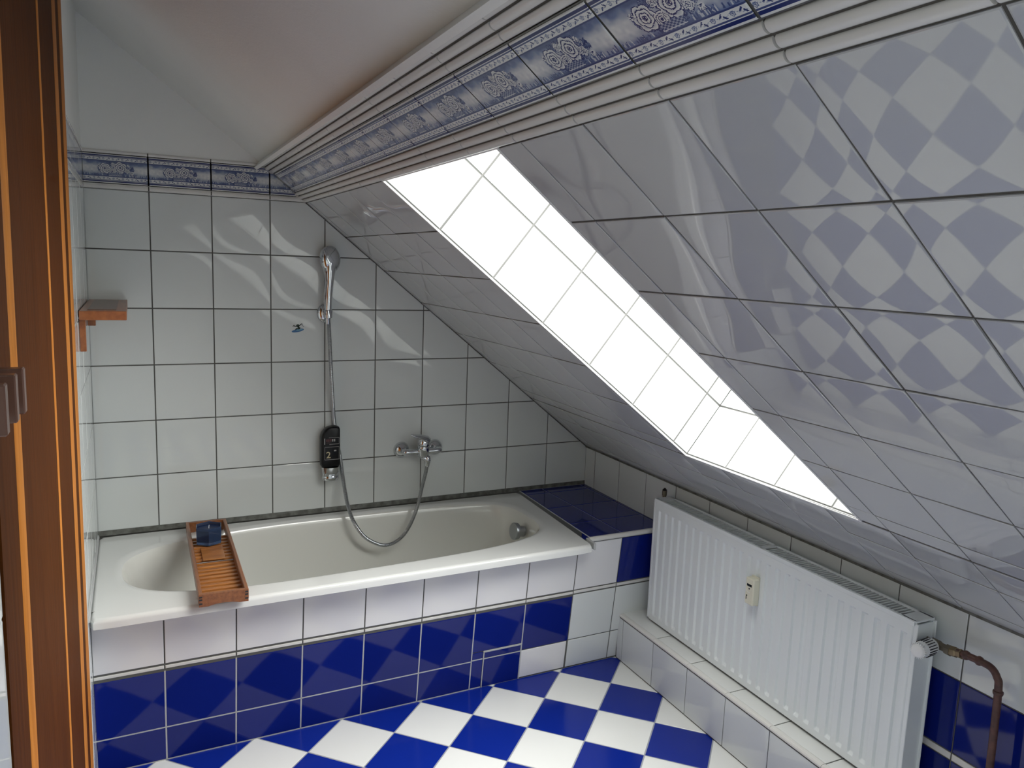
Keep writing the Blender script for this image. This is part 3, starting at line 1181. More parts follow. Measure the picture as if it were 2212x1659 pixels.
# joints of silicone round the tub
b = MB()
b.prism([(0, 0), (0.004, 0), (0.007, -0.018), (0, -0.018)], (XL0, 0, 0.5615), (XK, 0, 0.5615), -Y, Z)
struct(b.build('trim_12', 'silicone'))
b = MB()
b.prism([(0, 0), (0.003, 0), (0.006, -0.009), (0, -0.009)], pa(0, 0.5495), pa(0.73, 0.5495), lnorm, Z)
struct(b.build('trim_13', 'grout_light'))
b = MB()
b.box(((1.8745 + 1.889) / 2 - 0.0005, -0.680, 0.532), (Vector((0.07, 1, 0)).normalized(), Vector((1, -0.07, 0)).normalized(), Z), (0.033, 0.0045, 0.013), bev=0.002)
struct(b.build('trim_14', 'grout_light'))

# ------------------------------------------------------------------ plinth under the radiator
OFP, ZP = 0.175, 0.1785
pli = empty('plinth', kp(2.6, 0.09, 0), 'low white tiled step along the right wall beneath the white radiator', 'plinth')
s_a = 0.602
pu = [s_a + 0.004, 0.6444] + [0.8464 + P * k for k in range(0, 19)]
T = Tiles(kp(0, OFP, 0), ks, Z, kin, gap=0.0035)
T.back([(s_a, 0), (4.6, 0), (4.6, ZP), (s_a, ZP)], 1)
T.grid(pu, [0.004, ZP - 0.001], 0)
T.build('front', ['wall_tile', 'grout'], pli)
T = Tiles(kp(0, OFP, ZP + 0.011), ks, -kin, Z, gap=0.0035)
T.back([(s_a, 0), (4.6, 0), (4.6, OFP), (s_a, OFP)], 1)
T.grid([s_a, 0.8464] + [0.8464 + P * k for k in range(1, 19)], [0.013, OFP - 0.002], 0)
T.build('top', ['floor_white', 'grout'], pli)
b = MB()
pr = [(-0.006, 0.0), (0.001, 0.001), (0.0045, 0.004), (0.0045, 0.009), (0.001, 0.0128), (-0.004, 0.0138), (-0.0125, 0.0138), (-0.0125, 0.0)]
for a_, c_ in zip([s_a] + pu[2:-1], pu[2:]):
    b.prism(pr, kp(a_ + 0.0006, OFP, ZP), kp(c_ - 0.0006, OFP, ZP), kin, Z)
b.build('edge_strip', 'strip', pli)

# ------------------------------------------------------------------ radiator
rad = empty('radiator', kp(1.26, 0.06, 0.19), 'white ribbed panel radiator standing above the low tiled step under the slope', 'radiator')
SA, SB, RZ0, RZ1 = 0.700, 1.835, 0.198, 0.685
OF, OB = 0.103, 0.028


def rib_panel(off, sign):
    b = MB()
    ns = int(round((SB - SA - 0.008) / 0.0015))
    su = np.linspace(SA + 0.004, SB - 0.004, ns + 1)
    zs_ = list(np.concatenate([[RZ0, RZ0 + 0.001, RZ0 + 0.004], np.linspace(0.218, 0.238, 11), np.linspace(0.26, 0.61, 6), np.linspace(0.630, 0.650, 11), [RZ1 - 0.008, RZ1 - 0.002, RZ1]]))
    rows_ = []
    for z in zs_:
        e = min(z - RZ0, RZ1 - z)
        edge = -0.006 * max(0, 1 - e / 0.004) ** 2
        mz = max(0.0, min(1.0, (z - 0.222) / 0.009)) * max(0.0, min(1.0, (0.646 - z) / 0.007))
        row = []
        for s_ in su:
            t = ((s_ - 0.7393) % 0.041) / 0.041       # groove centre at t = 0
            t = min(t, 1 - t) * 0.041
            g = max(0.0, min(1.0, (0.0105 - t) / 0.0030))
            inr = 1.0 if 0.715 < s_ < SB - 0.022 else 0.0
            ed = min(s_ - SA, SB - s_)
            e2 = -0.006 * max(0, 1 - (ed - 0.004) / 0.006) ** 2
            h = edge + e2 - 0.0074 * g * mz * inr
            row.append(kp(s_, off + sign * h, z))
        rows_.append(row)
    b.rings(rows_, closed=False, smooth=True)
    b.quad(rows_[0][0], rows_[0][-1], kp(SB - 0.004, off - sign * 0.012, RZ0), kp(SA + 0.004, off - sign * 0.012, RZ0))
    return b


rib_panel(OF, 1).build('front_panel', 'radiator', rad)
b = MB()
b.box(kp((SA + SB) / 2, OB + 0.006, (RZ0 + RZ1) / 2), (ks, kin, Z), ((SB - SA) / 2 - 0.004, 0.006, (RZ1 - RZ0) / 2), bev=0.003)
b.build('rear_panel', 'radiator', rad)
# side covers with rounded edges
for se, sg in ((SA, -1), (SB, 1)):
    b = MB()
    m_ = (OF + OB) / 2
    b.box(kp(se - sg * 0.003, m_ - 0.001, (RZ0 + RZ1) / 2 - 0.004), (ks, kin, Z), (0.004, (OF - OB) / 2 - 0.002, (RZ1 - RZ0) / 2 - 0.006), bev=0.003)
    # folded flange standing round the cover
    b.box(kp(se + sg * 0.002, OF - 0.004, (RZ0 + RZ1) / 2), (ks, kin, Z), (0.005, 0.003, (RZ1 - RZ0) / 2 - 0.005), bev=0.002)
    b.box(kp(se + sg * 0.002, OB + 0.004, (RZ0 + RZ1) / 2), (ks, kin, Z), (0.005, 0.003, (RZ1 - RZ0) / 2 - 0.005), bev=0.002)
    b.build('side_cover', 'radiator', rad)
# convector inside
b = MB()
b.box(kp((SA + SB) / 2, (OF + OB) / 2, 0.42), (ks, kin, Z), ((SB - SA) / 2 - 0.015, (OF - OB) / 2 - 0.014, 0.205))
b.build('convector', 'radiator_dark', rad)
# top grille: rim and cross bars
b = MB()
zt_ = RZ1 - 0.0025
go0, go1 = OB + 0.010, OF - 0.009
for o0, o1 in ((OB + 0.001, go0), (go1, OF - 0.001)):
    b.box(kp((SA + SB) / 2, (o0 + o1) / 2, zt_), (ks, kin, Z), ((SB - SA) / 2 - 0.002, (o1 - o0) / 2, 0.0028), bev=0.0012)
b.box(kp((SA + SB) / 2, OF + 0.0012, RZ1 - 0.006), (ks, kin, Z), ((SB - SA) / 2 - 0.002, 0.0012, 0.0062), bev=0.0008)
for sa_2, sb_2 in ((SA, SA + 0.035), (SB - 0.045, SB), (1.262, 1.276)):
    b.box(kp((sa_2 + sb_2) / 2, (OF + OB) / 2, zt_), (ks, kin, Z), ((sb_2 - sa_2) / 2, (OF - OB) / 2 - 0.003, 0.0028), bev=0.0008)
s_ = SA + 0.0415
while s_ < SB - 0.048:
    if not (1.258 < s_ < 1.28):
        b.box(kp(s_, (OF + OB) / 2, zt_ - 0.0005), (ks, kin, Z), (0.0018, (go1 - go0) / 2 + 0.001, 0.0012))
    s_ += 0.0125
b.build('top_grille', 'radiator', rad)

# heat cost meter on the front
al = empty('heat_meter', kp(1.268, OF + 0.002, 0.54), 'small cream electronic heat meter clipped to the front of the radiator', 'meter')
ac = kp(1.266, OF + 0.014, 0.541)
b = MB()
b.box(ac, (ks, kin, Z), (0.0185, 0.0125, 0.044), bev=0.003)
b.build('housing', 'cream', al)
b = MB()
b.box(kp(1.266, OF + 0.002, 0.541), (ks, kin, Z), (0.0165, 0.004, 0.047), bev=0.001)
b.build('back_plate', 'cream', al)
b = MB()
b.box(kp(1.266, OF + 0.0267, 0.562), (ks, kin, Z), (0.0105, 0.0006, 0.0038))
b.build('display', 'dark_screen', al)
b = MB()
b.lathe(kp(1.266, OF + 0.0262, 0.5505), kin, [(0, 0.0026), (0.0008, 0.0026)], 16)
b.build('sensor_eye', 'dark_screen', al)
b = MB()
arc = [kp(1.266 + 0.012 * math.cos(a_), OF + 0.0268, 0.549 + 0.012 * math.sin(a_)) for a_ in np.linspace(math.radians(195), math.radians(300), 12)]
b.tube(arc, 0.0008, 6)
b.build('embossed_arc', 'white_plastic', al)
b = MB()
b.box(kp(1.2555, OF + 0.0267, 0.5195), (ks, kin, Z), (0.0011, 0.0006, 0.007))
b.box(kp(1.2575, OF + 0.0267, 0.526), (ks, kin, Z), (0.0025, 0.0006, 0.0011))
b.build('printed_mark', 'dark_screen', al)

# thermostat valve
va_ = empty('thermostat_valve', kp(1.868, 0.06, 0.62), 'white slotted thermostatic valve at the near end of the radiator', 'valve')
hc = kp(1.862, 0.066, 0.628)
hx = (kin + ks * 0.10).normalized()
b = MB()
b.lathe(hc, hx, [(0, 0.0165), (0.004, 0.0195), (0.012, 0.0215), (0.046, 0.0200), (0.060, 0.0185), (0.066, 0.0160), (0.068, 0.0125), (0.068, 0.0)], 40)
hd = b.build('thermostat_head', 'white_plastic', va_)
b = MB()
xx_ = (Z - hx * Z.dot(hx)).normalized()
yy_ = hx.cross(xx_)
for k in range(20):
    a_ = 2 * math.pi * k / 20
    rd = xx_ * math.cos(a_) + yy_ * math.sin(a_)
    tg = hx.cross(rd)
    b.box(hc + hx * 0.029 + rd * 0.0209, (hx, tg, rd), (0.0150, 0.0010, 0.0012))
b.build('slots', 'radiator_dark', hd)
b = MB()
for k in range(22):
    a_ = 2 * math.pi * k / 22
    rd = xx_ * math.cos(a_) + yy_ * math.sin(a_)
    b.box(hc + hx * 0.060 + rd * 0.0186, (hx, hx.cross(rd), rd), (0.004, 0.0011, 0.0016))
b.build('grip_teeth', 'white_plastic', hd)
b = MB()
vc = kp(1.868, 0.054, 0.630)
b.lathe(vc - ks * 0.036, ks, [(0, 0.009), (0.02, 0.009), (0.02, 0.0135), (0.032, 0.0135), (0.034, 0.011), (0.058, 0.011), (0.060, 0.014), (0.072, 0.014)], 6, smooth=False)
b.lathe(vc - kin * 0.006, kin, [(0, 0.011), (0.018, 0.011), (0.02, 0.0135), (0.03, 0.0135)], 20)
b.build('valve_body', 'brass_dark', va_)

# heating pipe
pb = [kp(1.905, 0.053, 0.631), kp(1.93, 0.053, 0.637), kp(1.985, 0.053, 0.640), kp(2.010, 0.053, 0.636), kp(2.024, 0.053, 0.620), kp(2.030, 0.053, 0.595), kp(2.034, 0.053, 0.45), kp(2.036, 0.053, 0.30), kp(2.038, 0.053, 0.189)]
pipe = empty('heating_pipe', kp(2.03, 0.053, 0.19), 'brown painted heating pipe bending down from the radiator valve', 'pipe')
b = MB()
b.tube(spline(pb, 0.006), 0.0088, 16)
b.build('pipe', 'copper_brown', pipe)
for sc_, zc, dr in ((1.944, 0.638, ks), (1.978, 0.640, ks), (2.0305, 0.585, -Z)):
    b = MB()
    b.lathe(kp(sc_, 0.053, zc) - dr * 0.006, dr, [(0, 0.0088), (0.001, 0.0112), (0.004, 0.0118), (0.009, 0.011), (0.012, 0.0088)], 18)
    b.build('solder_collar', 'copper_brown', pipe)
b = MB()
b.lathe(kp(1.9, 0.053, 0.6305), (ks + Z * 0.15).normalized(), [(0, 0.0125), (0.002, 0.0135), (0.018, 0.0135), (0.02, 0.0115), (0.028, 0.0112), (0.029, 0.0125), (0.033, 0.0125)], 6, smooth=False)
b.build('compression_nut', 'brass', pipe)

# vent stub at the far end
vt = empty('vent_plug', kp(0.690, 0.052, 0.66), 'small dark brass vent plug at the far top corner of the radiator', 'vent')
b = MB()
b.lathe(kp(0.688, 0.052, 0.66), Z, [(0, 0.007), (0.028, 0.007), (0.028, 0.009), (0.046, 0.0095), (0.048, 0.008)], 20)
b.lathe(kp(0.688, 0.052, 0.664), ks, [(0, 0.007), (0.013, 0.007)], 12)
b.build('body', 'brass_dark', vt)
b = MB()
b.lathe(kp(0.688, 0.052, 0.708), Z, [(0, 0.0085), (0.003, 0.009), (0.005, 0.0045), (0.009, 0.004)], 16)
b.build('cap', 'black_gloss', vt)

# ------------------------------------------------------------------ shower set
# wall holder, handset and hose
hx0, hz0 = 1.049, 1.338
hold = empty('shower_holder', (hx0, 0, hz0), 'round chrome wall holder carrying the hand shower', 'shower holder')
b = MB()
b.lathe((hx0, -0.001, hz0), -Y, [(0, 0.028), (0.004, 0.028), (0.010, 0.024), (0.014, 0.015), (0.016, 0.010)], 36, sx=1.25, sy=1.0)
b.build('wall_rose', 'chrome', hold)
b = MB()
b.lathe((hx0, -0.014, hz0), -Y, [(0, 0.010), (0.022, 0.010)], 20)
b.lathe((hx0 + 0.004, -0.046, hz0 - 0.016), Vector((0, -0.05, 1)), [(0, 0.013), (0.002, 0.0165), (0.030, 0.0175), (0.032, 0.0165)], 28)
b.build('cradle', 'chrome', hold)

hs = empty('hand_shower', (hx0, -0.05, hz0), 'chrome hand shower hanging upright in the round wall holder', 'shower')
b = MB()
hp = [Vector((hx0 + 0.003, -0.046, hz0 + 0.012)), Vector((hx0 + 0.004, -0.048, hz0 + 0.05)), Vector((hx0 + 0.006, -0.050, hz0 + 0.095)), Vector((hx0 + 0.008, -0.052, hz0 + 0.125)), Vector((hx0 + 0.009, -0.050, hz0 + 0.160)), Vector((hx0 + 0.010, -0.044, hz0 + 0.185))]
hp = spline(hp, 0.006)
NN = len(hp)
b.tube(hp, lambda i: 0.0150 + 0.0030 * (i / NN) ** 2 + 0.013 * max(0, (i / NN - 0.62) / 0.38) ** 1.5, 24)
b.build('handle', 'chrome', hs)
b = MB()
b.lathe((hx0 + 0.010, -0.030, hz0 + 0.205), Vector((0.22, -1, 0.08)), [(0, 0.034), (0.004, 0.0415), (0.012, 0.0435), (0.020, 0.0425), (0.028, 0.038), (0.034, 0.030), (0.038, 0.019), (0.0395, 0.008), (0.0397, 0.0)], 48, sx=1.18, sy=0.94, xdir=Z)
b.build('head', 'chrome', hs)
b = MB()
b.lathe((hx0 + 0.009, -0.028, hz0 + 0.205), Vector((0.22, -1, 0.08)), [(0, 0.0), (0.0001, 0.031), (0.004, 0.033)], 40, sx=1.18, sy=0.94, xdir=Z)
b.build('spray_face', 'chrome_dull', hs)

HO = [(1.0545, -0.046, 1.349), (1.0563, -0.046, 1.3173), (1.0661, -0.044, 1.1208), (1.0790, -0.026, 0.9717), (1.0880, -0.0115, 0.904), (1.0975, -0.0110, 0.8377), (1.1094, -0.018, 0.7723), (1.1150, -0.035, 0.7004), (1.1191, -0.065, 0.6324), (1.1242, -0.095, 0.5781), (1.1386, -0.125, 0.5273),
      (1.1717, -0.14, 0.475), (1.2136, -0.145, 0.4427), (1.2594, -0.145, 0.4252), (1.3053, -0.14, 0.4329), (1.3492, -0.13, 0.4629),
      (1.3872, -0.115, 0.5161), (1.4154, -0.095, 0.5718), (1.4358, -0.08, 0.6343), (1.4515, -0.076, 0.6888), (1.4580, -0.074, 0.7270)]
pts = spline(HO, 0.0016)
hose = empty('shower_hose', (1.05, -0.05, 1.33), 'ribbed chrome shower hose looping down into the bathtub and up to the mixer', 'hose')
b = MB()
b.tube(pts, lambda i: 0.0072 + 0.0006 * math.sin(i * math.pi / 1.5), 14)
b.build('hose', 'chrome_dull', hose)
b = MB()
b.lathe((1.4560, -0.0745, 0.714), Vector((0.12, 0, 1)), [(0, 0.0085), (0.002, 0.0105), (0.016, 0.0110), (0.018, 0.0125), (0.024, 0.0125)], 20)
b.build('hose_nut', 'chrome', hose)
b = MB()
b.lathe((1.0525, -0.0475, 1.300), Vector((0.0, 0.03, 1)), [(0, 0.0078), (0.004, 0.0092), (0.034, 0.0125), (0.036, 0.0125)], 24)
b.build('hose_cone', 'chrome', hose)

# bath mixer
mx_ = empty('bath_mixer', (1.443, 0, 0.776), 'chrome single lever bath mixer on the tiled back wall', 'tap')
for ex in (1.369, 1.5165):
    b = MB()
    b.lathe((ex, -0.002, 0.776), -Y, [(0, 0.0335), (0.003, 0.0335), (0.010, 0.0315), (0.018, 0.0265), (0.024, 0.019), (0.028, 0.013), (0.05, 0.0125)], 36)
    b.build('escutcheon', 'chrome', mx_)
b = MB()
by = -0.060
b.tube(spline([(1.366, by + 0.012, 0.776), (1.372, by, 0.776), (1.400, by, 0.7755), (1.443, by, 0.775), (1.486, by, 0.7755), (1.513, by, 0.776), (1.520, by + 0.012, 0.776)], 0.004), lambda i: 0.0125, 20)
b.lathe((1.443, by, 0.752), Vector((0.0, -0.16, 1)), [(0, 0.012), (0.005, 0.021), (0.012, 0.0245), (0.046, 0.0245), (0.050, 0.0235), (0.052, 0.0215), (0.054, 0.0215)], 32)
b.build('body', 'chrome', mx_)
b = MB()
ol = spline([(1.428, by - 0.002, 0.766), (1.440, by - 0.008, 0.755), (1.451, by - 0.012, 0.747), (1.4575, by - 0.014, 0.741), (1.459, by - 0.014, 0.737)], 0.004)
b.tube(ol, lambda i: 0.0115, 18)
b.lathe((1.4590, by - 0.014, 0.751), Vector((0.04, -0.04, -1)), [(-0.006, 0.009), (0.0, 0.0125), (0.014, 0.0128), (0.017, 0.0108), (0.017, 0.008)], 28)
b.build('spout', 'chrome', mx_)
b = MB()
b.lathe((1.443, by - 0.0085, 0.806), Vector((0.0, -0.16, 1)), [(0, 0.0215), (0.003, 0.0248), (0.014, 0.0248), (0.022, 0.0215), (0.027, 0.0140), (0.029, 0.0)], 32)
rings = []
lp = [((1.466, by - 0.010, 0.822), 0.016, 0.0110), ((1.452, by - 0.016, 0.830), 0.0200, 0.0140), ((1.434, by - 0.022, 0.838), 0.0190, 0.0120), ((1.416, by - 0.030, 0.845), 0.0165, 0.0085), ((1.398, by - 0.038, 0.851), 0.0130, 0.0055), ((1.382, by - 0.043, 0.857), 0.0085, 0.0032), ((1.374, by - 0.045, 0.860), 0.004, 0.0018)]
for (c_, w_, t_) in lp:
    up_ = Vector((0.50, -0.35, 0.80)).normalized()
    sd = Vector((0.25, 0.93, 0.25)).normalized()
    rings.append([Vector(c_) + sd * (w_ * math.cos(2 * math.pi * k / 20)) + up_ * (t_ * math.sin(2 * math.pi * k / 20)) for k in range(20)])
b.rings(rings, True, True, True)
b.build('lever', 'chrome', mx_)

# ------------------------------------------------------------------ shower gel bottle on the wall
bo = empty('soap_bottle', (1.065, -0.04, 0.68), 'black shower gel bottle with chrome cap mounted on the wall beside the hose', 'bottle')
b = MB()
oc_ = []
bx0, bx1, bz0, bz1 = 1.0265, 1.1010, 0.740, 0.901
out_ = [(bx0 + 0.006, bz0), (bx1 - 0.006, bz0), (bx1 - 0.001, bz0 + 0.006), (bx1, bz0 + 0.02), (bx1 - 0.001, bz1 - 0.010), (bx1 - 0.004, bz1 - 0.003), (bx1 - 0.012, bz1)]
for a_ in np.linspace(90, 180, 14):
    out_.append((bx0 + 0.044 + 0.044 * math.cos(math.radians(a_)), bz1 - 0.050 + 0.050 * math.sin(math.radians(a_))))
out_ += [(bx0, bz0 + 0.02), (bx0 + 0.001, bz0 + 0.006)]
cx_, cz_ = (bx0 + bx1) / 2, (bz0 + bz1) / 2
secs = []
for yv, k in ((-0.020, 0.90), (-0.022, 0.97), (-0.027, 1.0), (-0.050, 1.0), (-0.056, 0.97), (-0.0595, 0.91), (-0.061, 0.84)):
    secs.append([Vector((cx_ + (x - cx_) * (1 - (1 - k) * 1.0), yv, cz_ + (z - cz_) * (1 - (1 - k) * 0.5))) for x, z in out_])
b.rings(secs, True, True, True, smooth=True)
b.build('container', 'black_gloss', bo)
b = MB()
b.lathe((1.065, -0.041, 0.7385), -Z, [(0, 0.0345), (0.022, 0.0335), (0.024, 0.031), (0.034, 0.030), (0.037, 0.0325), (0.045, 0.0325), (0.052, 0.029), (0.056, 0.020), (0.057, 0.0)], 40, sx=1.0, sy=0.78, xdir=X)
b.build('cap', 'chrome', bo)
b = MB()
b.box((1.052, -0.010, 0.80), (X, Y, Z), (0.011, 0.0115, 0.045), bev=0.002)
b.build('wall_mount', 'black_gloss', bo)
b = MB()
ly = -0.0616
def bar(x0, z0, x1, z1, w_=0.0010, mi=0):
    b.box(((x0 + x1) / 2 - 0.0038, ly, (z0 + z1) / 2), (X, Y, Z), (max(abs(x1 - x0) / 2, w_ / 2), 0.0005, max(abs(z1 - z0) / 2, w_ / 2)), mi)
bar(1.0415, 0.833, 1.0415, 0.857, 0.003)
bar(1.058, 0.859, 1.098, 0.859)
bar(1.098, 0.834, 1.098, 0.859, 0.0008)
bar(1.060, 0.833, 1.098, 0.833, 0.0014)
bar(1.043, 0.822, 1.098, 0.822, 0.0012)
bar(1.042, 0.772, 1.042, 0.822)
bar(1.042, 0.772, 1.100, 0.772, 0.0014)
bar(1.098, 0.772, 1.098, 0.822, 0.0007)
bar(1.078, 0.804, 1.087, 0.8095)
for k in range(5):
    bar(1.048 + k * 0.0075, 0.8435, 1.0525 + k * 0.0075, 0.8535, mi=1 if k < 3 else 0)
bar(1.048, 0.838, 1.064, 0.8395, mi=1)
b.build('label', ['grey_print', 'red_print'], bo)
fc_ = bpy.data.curves.new('digit', 'FONT')
fc_.body = '2'
fc_.size = 0.036
fc_.extrude = 0.0004
fc_.offset = 0.0004
tmp = bpy.data.objects.new('digit_tmp', fc_)
COL.objects.link(tmp)
dg = bpy.context.evaluated_depsgraph_get()
me = bpy.data.meshes.new_from_object(tmp.evaluated_get(dg))
bpy.data.objects.remove(tmp)
me.materials.clear()
me.materials.append(M['gold_print'])
o = bpy.data.objects.new('digit', me)
COL.objects.link(o)
o.parent = bo
o.location = Vector((1.0437, ly - 0.0002, 0.7785)) - BASE[bo.name]
o.rotation_euler = (math.pi / 2, 0, 0)

# ------------------------------------------------------------------ frog sticker
fs = empty('frog_sticker', (0.951, -0.003, 1.284), 'small sticker of a frog riding a blue surfboard on the back wall', 'sticker')
fx, fz0, fy = 0.951, 1.284, -0.0026
def blob(b, cx, cz, a_, c_, ang, mi=0, n=20, lift=0.0):
    ca, sa = math.cos(ang), math.sin(ang)
    rr = []
    for yv in (fy, fy - 0.0004 - lift):
        rr.append([Vector((cx + ca * a_ * math.cos(t) - sa * c_ * math.sin(t), yv, cz + sa * a_ * math.cos(t) + ca * c_ * math.sin(t))) for t in np.linspace(0, 2 * math.pi, n, endpoint=False)])
    b.rings(rr, True, True, True, mi, False)
b = MB()
blob(b, fx - 0.002, fz0 - 0.0125, 0.0235, 0.0060, 0.20, 0)
blob(b, fx + 0.004, fz0 - 0.0100, 0.0130, 0.0026, 0.22, 1, lift=0.0003)
b.build('surfboard', ['board_blue', 'board_teal'], fs)
b = MB()
blob(b, fx - 0.002, fz0 + 0.006, 0.0065, 0.0055, 0.3, 0, lift=.0005)
blob(b, fx + 0.001, fz0 - 0.001, 0.0035, 0.0075, 0.2, 0, lift=.0005)
blob(b, fx - 0.006, fz0 - 0.0055, 0.0065, 0.0024, 0.5, 0, lift=.0005)
blob(b, fx + 0.004, fz0 - 0.0045, 0.0050, 0.0022, 0.9, 0, lift=.0005)
blob(b, fx + 0.008, fz0 + 0.0095, 0.0070, 0.0018, 0.75, 1, lift=.0006)
blob(b, fx + 0.0145, fz0 + 0.009, 0.0055, 0.0009, 1.45, 1, lift=.0006)
blob(b, fx - 0.0105, fz0 + 0.0040, 0.0065, 0.0017, -0.1, 1, lift=.0006)
blob(b, fx - 0.0185, fz0 + 0.0050, 0.0045, 0.0011, 0.9, 1, lift=.0006)
blob(b, fx - 0.0150, fz0 + 0.0060, 0.0035, 0.0010, -0.6, 1, lift=.0006)
blob(b, fx + 0.0195, fz0 + 0.0035, 0.0028, 0.0009, -0.6, 0, lift=.0006)
b.build('frog', ['frog_green', 'black_print'], fs)

# ------------------------------------------------------------------ bath tray and candle
TZ = RZ + 0.001
C_BL, C_BR, C_FR, C_FL = Vector((0.5345, -0.060, 0)), Vector((0.668, -0.059, 0)), Vector((0.649, -0.742, 0)), Vector((0.5105, -0.748, 0))
tray = empty('bath_tray', (0.59, -0.40, TZ), 'narrow reddish wooden slatted tray laid across the left end of the bathtub', 'bath tray')
tU = ((C_FR - C_FL)).normalized()
tV = ((C_BL + C_BR) / 2 - (C_FL + C_FR) / 2)
tL = tV.length
tV = tV.normalized()
tU = (tU - tV * tU.dot(tV)).normalized()
tO = (C_FL + C_FR) / 2
TWd = 0.138


def tp(u, v, z):
    return tO + tU * u + tV * v + Vector((0, 0, TZ + z))


HR = 0.036
for sg in (-1, 1):
    b = MB()
    b.box(tp(sg * (TWd / 2 - 0.0055), tL / 2, 0.004 + HR / 2), (tU, tV, Z), (0.0055, tL / 2 - 0.001, HR / 2 - 0.002), bev=0.0018)
    b.build('side_rail', 'tray_wood', tray)
for vv in (0.006, tL - 0.006):
    b = MB()
    # end board with a shallow arch underneath
    w_ = TWd / 2 - 0.001
    bot = [(-w_, 0.0), (-w_ * 0.62, 0.0)] + [(x, 0.006 * math.cos(x / (w_ * 0.62) * math.pi / 2) ** 0.8 if abs(x) < w_ * 0.615 else 0.0) for x in np.linspace(-w_ * 0.6, w_ * 0.6, 11)] + [(w_ * 0.62, 0.0), (w_, 0.0)]
    top_ = [(w_, HR), (w_ - 0.003, HR + 0.001), (-w_ + 0.003, HR + 0.001), (-w_, HR)]
    b.prism(bot + top_, tp(0, vv - 0.006, 0), tp(0, vv + 0.006, 0), tU, Z)
    eb = b.build('end_board', 'tray_wood', tray)
    b = MB()
    for sg in (-1, 1):
        for zz_ in (0.010, 0.022, 0.030):
            b = MB()
            b.box(tp(sg * (w_ - 0.005), vv + (-0.0062 if vv < 0.1 else 0.0062), zz_), (tU, tV, Z), (0.0042, 0.0004, 0.0022))
            b.build('joint_pin', 'radiator_dark', eb)
nsl = 18
for k in range(nsl):
    v_ = 0.030 + k * 0.0310
    if v_ > tL - 0.115:
        break
    b = MB()
    b.box(tp(0, v_, 0.0105), (tU, tV, Z), (TWd / 2 - 0.009, 0.0076, 0.0058), bev=0.0018)
    b.build('slat', 'slat_wood', tray)
b = MB()
b.box(tp(0.0, 0.385, 0.0182), (tU, tV, Z), (TWd / 2 - 0.034, 0.060, 0.0016), bev=0.0008)
b.build('holder_board', 'slat_wood', tray)
b = MB()
b.tube([tp(-TWd / 2 + 0.011, 0.305, 0.0185), tp(TWd / 2 - 0.011, 0.305, 0.0185)], 0.0016, 8)
b.build('metal_rod', 'chrome', tray)

cnd = empty('candle', (0.598, -0.262, TZ + 0.018), 'dark blue hexagonal glass candle standing on the wooden bath tray', 'candle')
cc = tp(-0.004, 0.492, 0.0195)


def hexr(r, z, rot=0.0):
    return [cc + Vector((r * math.cos(math.pi / 3 * k + rot), r * math.sin(math.pi / 3 * k + rot), z)) for k in range(6)]


rot = math.radians(-96)
b = MB()
b.rings([hexr(0.040, 0.0, rot), hexr(0.0445, 0.002, rot), hexr(0.0455, 0.008, rot), hexr(0.0468, 0.060, rot), hexr(0.0455, 0.0612, rot), hexr(0.0438, 0.060, rot), hexr(0.0425, 0.012, rot), hexr(0.0400, 0.010, rot)], True, True, True, smooth=False)
b.build('glass', 'candle_glass', cnd)
b = MB()
b.rings([hexr(0.0405, 0.0105, rot), hexr(0.0418, 0.013, rot), hexr(0.0432, 0.052, rot), hexr(0.0400, 0.0508, rot)], True, True, True, smooth=False)
b.build('wax', 'blue_wax', cnd)
b = MB()
b.tube([cc + Vector((0, 0, 0.050)), cc + Vector((0.0005, 0, 0.057)), cc + Vector((0.0015, 0, 0.0625))], 0.0012, 8)
b.build('wick', 'wick', cnd)

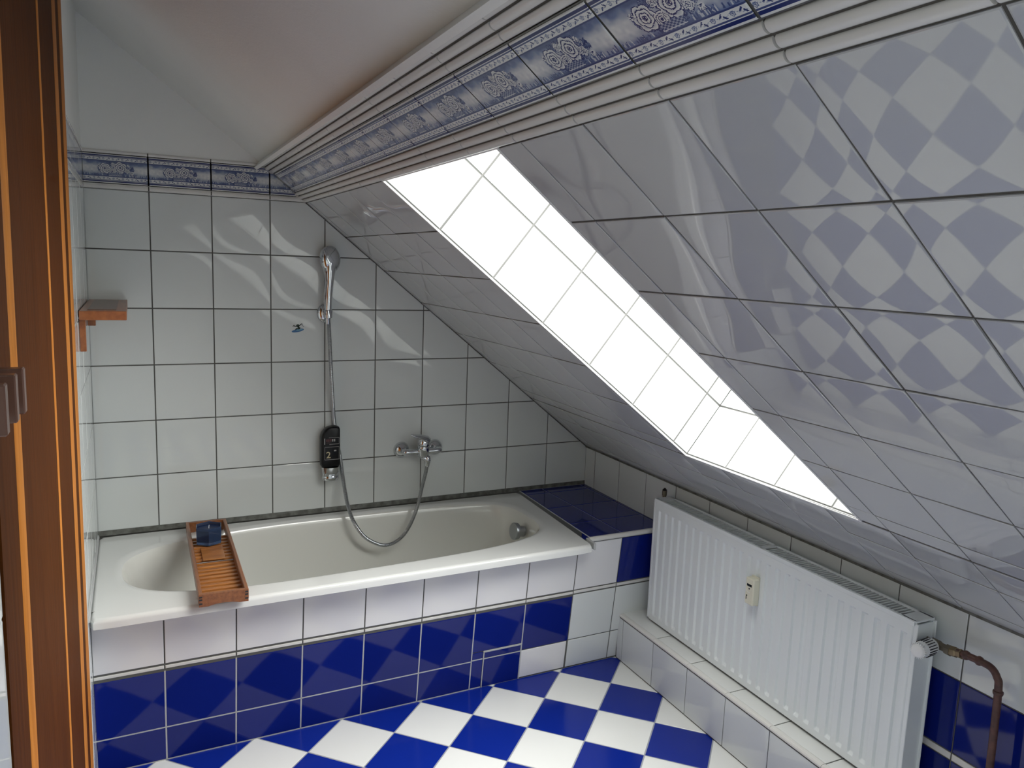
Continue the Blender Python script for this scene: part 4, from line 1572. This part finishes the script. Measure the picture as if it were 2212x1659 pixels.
# ------------------------------------------------------------------ wooden shelf in the corner
sh = empty('wall_shelf', (0.29, -0.3, 1.35), 'small reddish wooden shelf fixed to the left wall near the corner', 'shelf')
b = MB()
sy0, sy1 = -0.012, -0.60
u_ = -lalong
def lp3(u, w, z):      # u towards the camera, w out from the left wall
    return Vector((XL0, 0, z)) + lalong * u + lnorm * w
zT = 1.3815
b.box(lp3(0.306, 0.0635, zT - 0.0125), (lalong, lnorm, Z), (0.294, 0.0585, 0.0125), bev=0.0012)
b.build('board', 'shelf_wood', sh)
b = MB()
b.box(lp3(0.306, 0.060, zT + 0.0007), (lalong, lnorm, Z), (0.25, 0.036, 0.0010), bev=0.0003)
b.build('inlay', 'hook_wood', sh)
for u0_, w0_, w1_, zz0 in ((0.10, 0.003, 0.026, 1.300), (0.555, 0.003, 0.0185, 1.266)):
    b = MB()
    b.box(lp3(u0_, (w0_ + w1_) / 2, (zz0 + zT - 0.025) / 2), (lalong, lnorm, Z), (0.011, (w1_ - w0_) / 2, (zT - 0.0255 - zz0) / 2), bev=0.001)
    b.build('bracket', 'shelf_wood', sh)

# ------------------------------------------------------------------ wooden door front on the left wall
dr_ = empty('wooden_door', lp3(1.5, 0.01, 0), 'orange brown varnished wooden door with moulded frame at the left edge', 'door')


def dprism(name, prof, mat, parent):
    b = MB()
    dz = 0.036 * 1.2
    b.prism(prof, Vector((XL0, 0, 0)) + lalong * dz, Vector((XL0, 0, 2.4)) - lalong * dz, lalong, lnorm, smooth=True)
    return b.build(name, mat, parent)


def bead(u0_, u1_, w0_, w1_, n_=8):
    """rounded moulding from u0 to u1"""
    pts = [(u0_, 0.0)]
    for t in np.linspace(0, math.pi, n_ + 1):
        pts.append(((u0_ + u1_) / 2 - (u1_ - u0_) / 2 * math.cos(t), w0_ + (w1_ - w0_) * math.sin(t)))
    pts.append((u1_, 0.0))
    return pts


dprism('frame_moulding', bead(0.760, 0.865, 0.003, 0.0046), 'door_light', dr_)
dprism('frame_fillet', [(0.860, 0), (0.860, 0.0030), (0.960, 0.0030), (0.960, 0)], 'door_wood', dr_)
dprism('frame_moulding', bead(0.955, 1.060, 0.003, 0.0046), 'door_light', dr_)
dprism('frame_board', [(1.055, 0), (1.055, 0.0034), (1.375, 0.0034), (1.375, 0)], 'door_wood', dr_)
dprism('frame_bead', bead(1.372, 1.405, 0.0034, 0.0046), 'door_light', dr_)
dprism('door_panel', [(1.400, 0), (1.400, 0.0034), (1.880, 0.0034), (1.880, 0)], 'door_wood', dr_)
dprism('panel_bead', bead(1.890, 1.950, 0.0030, 0.0070), 'door_light', dr_)
dprism('door_stile', [(1.945, 0), (1.945, 0.0040), (2.085, 0.0040), (2.085, 0)], 'door_wood', dr_)
for k, (uu, zc, w1_) in enumerate(((2.070, 1.396, 0.031), (2.125, 1.397, 0.030), (2.190, 1.397, 0.029))):
    b = MB()
    b.box(lp3(uu, w1_ / 2 + 0.001, zc), (lalong, lnorm, Z), (0.009, w1_ / 2, 0.0245), bev=0.0015)
    b.build('handle', 'hook_wood', dr_)

bpy.context.view_layer.update()
